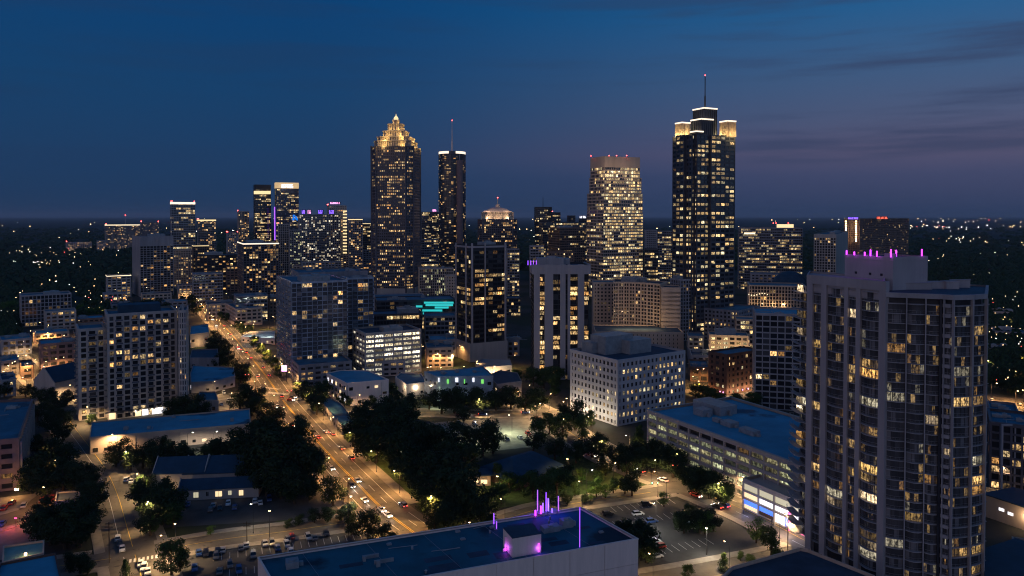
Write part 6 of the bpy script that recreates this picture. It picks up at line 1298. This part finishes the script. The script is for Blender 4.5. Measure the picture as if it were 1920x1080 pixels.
# ================================================================== CARS
def carparts(suv=False):
    prof = [(-2.25, .35), (-2.3, .75), (-2.15, .98), (-1.5, 1.05), (.95, 1.02), (2.0, .85), (2.25, .62), (2.25, .35)]
    b = MB(); n = len(prof)
    def ext(mb, pf, w0, wtop=None):
        zs = [p[1] for p in pf]; zm, zM = min(zs), max(zs); wf = lambda z: w0 + ((wtop if wtop is not None else w0) - w0) * (z - zm) / (zM - zm)
        Lp = [Vector((x_, -wf(z_), z_)) for x_, z_ in pf]; Rp = [Vector((x_, wf(z_), z_)) for x_, z_ in pf]; mb.face(Lp); mb.face(list(reversed(Rp)))
        for i in range(len(pf)): j = (i + 1) % len(pf); mb.face([Lp[j], Lp[i], Rp[i], Rp[j]])
    ext(b, prof, .92, .86); hh = 1.72 if suv else 1.46
    rf = MB(); ext(rf, [(-1.25 - .5 * suv, hh - .1), (-1.15 - .5 * suv, hh), (.25, hh), (.4, hh - .1)], .70, .66)
    gl = MB(); ext(gl, [(-1.85 - .2 * suv, 1.0), (-1.27 - .5 * suv, hh - .09), (.38, hh - .09), (1.1, 1.0)], .82, .69)
    wh = []
    for x_ in (-1.4, 1.4):
        for y_ in (-.82, .82): w_ = MB(); w_.tube((x_, y_ - .12, .33), (x_, y_ + .12, .33), .33, 10); wh.append(w_.build('wheel', 'rubber'))
    hl = []; tl = []
    for y_ in (-.62, .62): a_ = MB(); a_.box((2.2, y_ - .2, .6), (2.29, y_ + .2, .78)); hl.append(a_); a_ = MB(); a_.box((-2.34, y_ - .22, .72), (-2.26, y_ + .22, .9)); tl.append(a_)
    return b, rf, gl, wh, hl, tl
CB = {}
for suv in (0, 1):
    b, rf, gl, wh, hl, tl = carparts(suv); CB[suv] = {'body': {p: b.build('body', p) for p in ('paint_white', 'paint_silver', 'paint_black', 'paint_red', 'paint_blue', 'paint_grey')}, 'roof': {p: rf.build('car_roof', p) for p in ('paint_white', 'paint_silver', 'paint_black', 'paint_red', 'paint_blue', 'paint_grey')}, 'glass': gl.build('windows', 'car_glass'), 'wheels': wh, 'hl': {1: [q.build('headlight', 'headlight_glow') for q in hl], 0: [q.build('headlight', 'metal_panel') for q in hl]}, 'tl': {1: [q.build('taillight', 'taillight_glow') for q in tl], 0: [q.build('taillight', 'lens_off') for q in tl]}}
CN = {'paint_white': 'white', 'paint_silver': 'silver', 'paint_black': 'black', 'paint_red': 'dark red', 'paint_blue': 'blue', 'paint_grey': 'grey'}
def car(p, rz, paint, suv, on, label, group, z=.16):
    o = empty('driving_car' if on else 'parked_car', (p[0], p[1], z), label, 'car', group, rz); q = CB[suv]
    L4 = [q['body'][paint], q['roof'][paint], q['glass']] + q['wheels'] + q['hl'][on] + q['tl'][on]
    for s in L4: c = s.copy(); COL.objects.link(c); c.parent = o
    if on:
        l = bpy.data.lights.new('glow', 'POINT'); l.energy = 26; l.color = (1, .08, .04); l.shadow_soft_size = .2; c = bpy.data.objects.new('glow', l); COL.objects.link(c); c.parent = o; c.location = (-3.0, 0, .8)
        l = bpy.data.lights.new('glow', 'SPOT'); l.energy = 500; l.color = (1, .92, .8); l.shadow_soft_size = .2; l.spot_size = R(60); l.spot_blend = .5; c = bpy.data.objects.new('glow', l); COL.objects.link(c); c.parent = o; c.location = (2.5, 0, .75); c.rotation_euler = (R(80), 0, R(-90))
def head_at(k, p):
    P, hw = ROADS[k]; i = min(range(len(P) - 1), key=lambda i: (P[i] - p).length); t = P[i + 1] - P[i]; return math.atan2(t.y, t.x)
rc = random.Random(5); PAINTS = list(CN)
def fleet(k, pts, away, desc):
    pts = sorted(pts, key=lambda t: -t[1])
    for i, (px, py) in enumerate(pts):
        g = G(px, py); a = head_at(k, Vector((g.x, g.y))) + (0 if away else math.pi); pt = rc.choice(PAINTS); sv = rc.randint(0, 1)
        car(g.xy, a, pt, sv, 1, ('%s %s, %s from the near end' % (CN[pt], desc, ORD[i])) , desc)
fleet('avenue', [(756, 950), (659, 861), (641, 843), (624, 816), (597, 822), (612, 812), (528, 745), (504, 705), (483, 707), (493, 690), (470, 672), (462, 662), (451, 657), (446, 652), (432, 628), (420, 612)], True, 'car with red tail lamps leaving up the avenue')
fleet('avenue', [(684, 941), (670, 904), (727, 969), (716, 959), (622, 881), (659, 914), (548, 800), (405, 612), (398, 600), (447, 655), (520, 765)], False, 'car with white headlamps coming down the avenue')
fleet('right_street', [(1243, 903), (1200, 886), (1345, 953), (1358, 951), (1160, 868), (1120, 842)], True, 'car with red tail lamps on the right street')
fleet('right_street', [(1113, 896 - 40), (1125, 850), (1010, 788), (1305, 932)], False, 'car with white headlamps on the right street')
fleet('cross_street', [(545, 752), (549, 747), (985, 776), (870, 778), (905, 779)], True, 'car on the cross street before the trees')
def parked(desc, pts, ang, paints=None, jit=.06):
    pts = sorted(pts)
    for i, p in enumerate(pts):
        g = G(p[0], p[1]); pt = p[2] if len(p) > 2 else rc.choice(paints or PAINTS); u_ = G(p[0] + 10, p[1] + ang) - g
        car(g.xy, math.atan2(u_.y, u_.x) + math.pi / 2 + rc.uniform(-jit, jit) + (math.pi if rc.random() < .5 else 0), pt, rc.randint(0, 1), 0, '%s %s, %s from the left' % (CN[pt], desc, ORD[i]), desc, .05)
parked('car parked in the row by the side street', [(373, 1040), (386, 1041), (408, 1036), (418, 1034), (452, 1030), (462, 1025), (497, 1022), (510, 1021), (540, 1016), (547, 1009, 'paint_red'), (578, 1010, 'paint_silver'), (590, 1011), (612, 1003)], -1.6, ['paint_black', 'paint_grey', 'paint_silver', 'paint_black', 'paint_blue'])
parked('car parked in the lower left lot', [(431, 1062, 'paint_grey'), (412, 1074), (545, 1036, 'paint_white'), (538, 1024, 'paint_silver'), (520, 1030), (405, 1046), (448, 1072), (365, 1068), (475, 1044)], -1.6, ['paint_black', 'paint_grey', 'paint_blue'])
parked('car parked in the big car park', [(1140, 966, 'paint_black'), (1212, 948, 'paint_black'), (1196, 966, 'paint_white'), (1222, 980, 'paint_blue'), (1226, 1008, 'paint_silver'), (1229, 1019, 'paint_white'), (1236, 1028, 'paint_red'), (1214, 1038), (1222, 1044), (1231, 1046, 'paint_white'), (1305, 991, 'paint_white'), (1300, 982, 'paint_white'), (1206, 1048)], 9)
parked('car parked in front of the gabled halls', [(400, 950), (412, 955), (440, 954), (478, 942), (488, 945), (505, 938), (428, 946, 'paint_white'), (395, 958), (352, 948), (240, 900), (246, 905, 'paint_white'), (236, 902, 'paint_blue')], -1.2)
parked('car parked on the orange plaza', [(22, 945), (45, 950), (8, 955), (80, 940, 'paint_red'), (98, 938), (54, 968), (4, 985)], -1.2)
parked('car parked in the pale lot', [(768, 838, 'paint_blue'), (905, 832), (950, 826), (975, 822), (990, 815), (925, 800, 'paint_blue'), (890, 796, 'paint_blue'), (860, 795)], -1)
parked('car on the curved shop forecourt', [(428, 752, 'paint_white'), (415, 760), (398, 742), (420, 738)], -1)
parked('car parked by the lower left crossing', [(264, 1060, 'paint_white'), (270, 1067, 'paint_white'), (277, 1075, 'paint_white')], -1.8)
parked('car parked beside the east road', [(1868, 762), (1885, 764), (1902, 768), (1860, 752), (1912, 760)], 1)
parked('car at the left street kerb', [(225, 1022), (221, 1012, 'paint_white'), (229, 1032)], -1.8)
for d_ in CB.values():
    for o in list(d_['body'].values()) + list(d_['roof'].values()) + [d_['glass']] + d_['wheels'] + d_['hl'][0] + d_['hl'][1] + d_['tl'][0] + d_['tl'][1]: bpy.data.objects.remove(o)
# ================================================================== PEOPLE
def person(px, py, rz, label, cloth, stride=.25):
    g = G(px, py); o_ = None; V_ = [(0, 0, .95), (0, 0, 1.15), (0, 0, 1.42), (0, 0, 1.52), (0, .02, 1.66), (0, .02, 1.78)]; rad = [.15, .13, .17, .06, .10, .07]; E = [(0, 1), (1, 2), (2, 3), (3, 4), (4, 5)]
    def chain(st, pts, rr):
        k = st
        for p, q in zip(pts, rr): V_.append(p); rad.append(q); E.append((k, len(V_) - 1)); k = len(V_) - 1
    for s in (-1, 1):
        chain(0, [(s * .10, 0, .90), (s * .11, s * stride * .5, .50), (s * .11, s * stride * .9 - .03, .09), (s * .11, s * stride * .9 + .14, .04)], [.10, .07, .05, .04])
        chain(2, [(s * .20, 0, 1.40), (s * .25, -s * .10, 1.13), (s * .24, -s * .18 + .08, .88), (s * .235, -s * .18 + .12, .78)], [.07, .045, .035, .03])
    me = bpy.data.meshes.new('person'); me.from_pydata(V_, E, []); me.materials.append(MATS[cloth]); o = bpy.data.objects.new('person', me); COL.objects.link(o); o.location = (g.x, g.y, .18); o.rotation_euler = (0, 0, rz); o['org'] = (0, 0, 0)
    sk = o.modifiers.new('skin', 'SKIN'); 
    for i, q in enumerate(rad): me.skin_vertices[0].data[i].radius = (q, q)
    me.skin_vertices[0].data[0].use_root = True; sb = o.modifiers.new('sub', 'SUBSURF'); sb.levels = sb.render_levels = 1
    tag(o, label, 'person'); m = MB(); m.cyl((0, .01), .105, .07, 1.72, 1.87, 8); h = m.build('hair', 'hair', o)
for a in ((1394, 966, 1.2, 'person in dark clothes walking past the blue lit shop window', 'cloth_dark'), (1447, 984, .4, 'person in dark clothes standing left of the magenta column', 'cloth_dark'), (1453, 987, 2.6, 'person in pale clothes standing nearest the magenta column', 'cloth_light'), (1474, 992, 1.9, 'person in dark clothes in front of the white lit shop', 'cloth_dark')): person(*a)

# ================================================================== HAZE
m = MB(); m.box((-62000, -4500, -1.6), (62000, 72000, 330))
hz = bpy.data.materials.new('haze'); hz.use_nodes = True; t = hz.node_tree; t.nodes.clear(); o_ = t.nodes.new('ShaderNodeOutputMaterial'); v_ = t.nodes.new('ShaderNodeVolumePrincipled')
v_.inputs['Color'].default_value = (.85, .9, 1, 1); v_.inputs['Density'].default_value = 3e-5; v_.inputs['Anisotropy'].default_value = 0
t.links.new(v_.outputs[0], o_.inputs['Volume']); MATS['haze'] = hz; tag(m.build('haze', 'haze'), 'thin blue dusk haze over the city', kind='stuff')
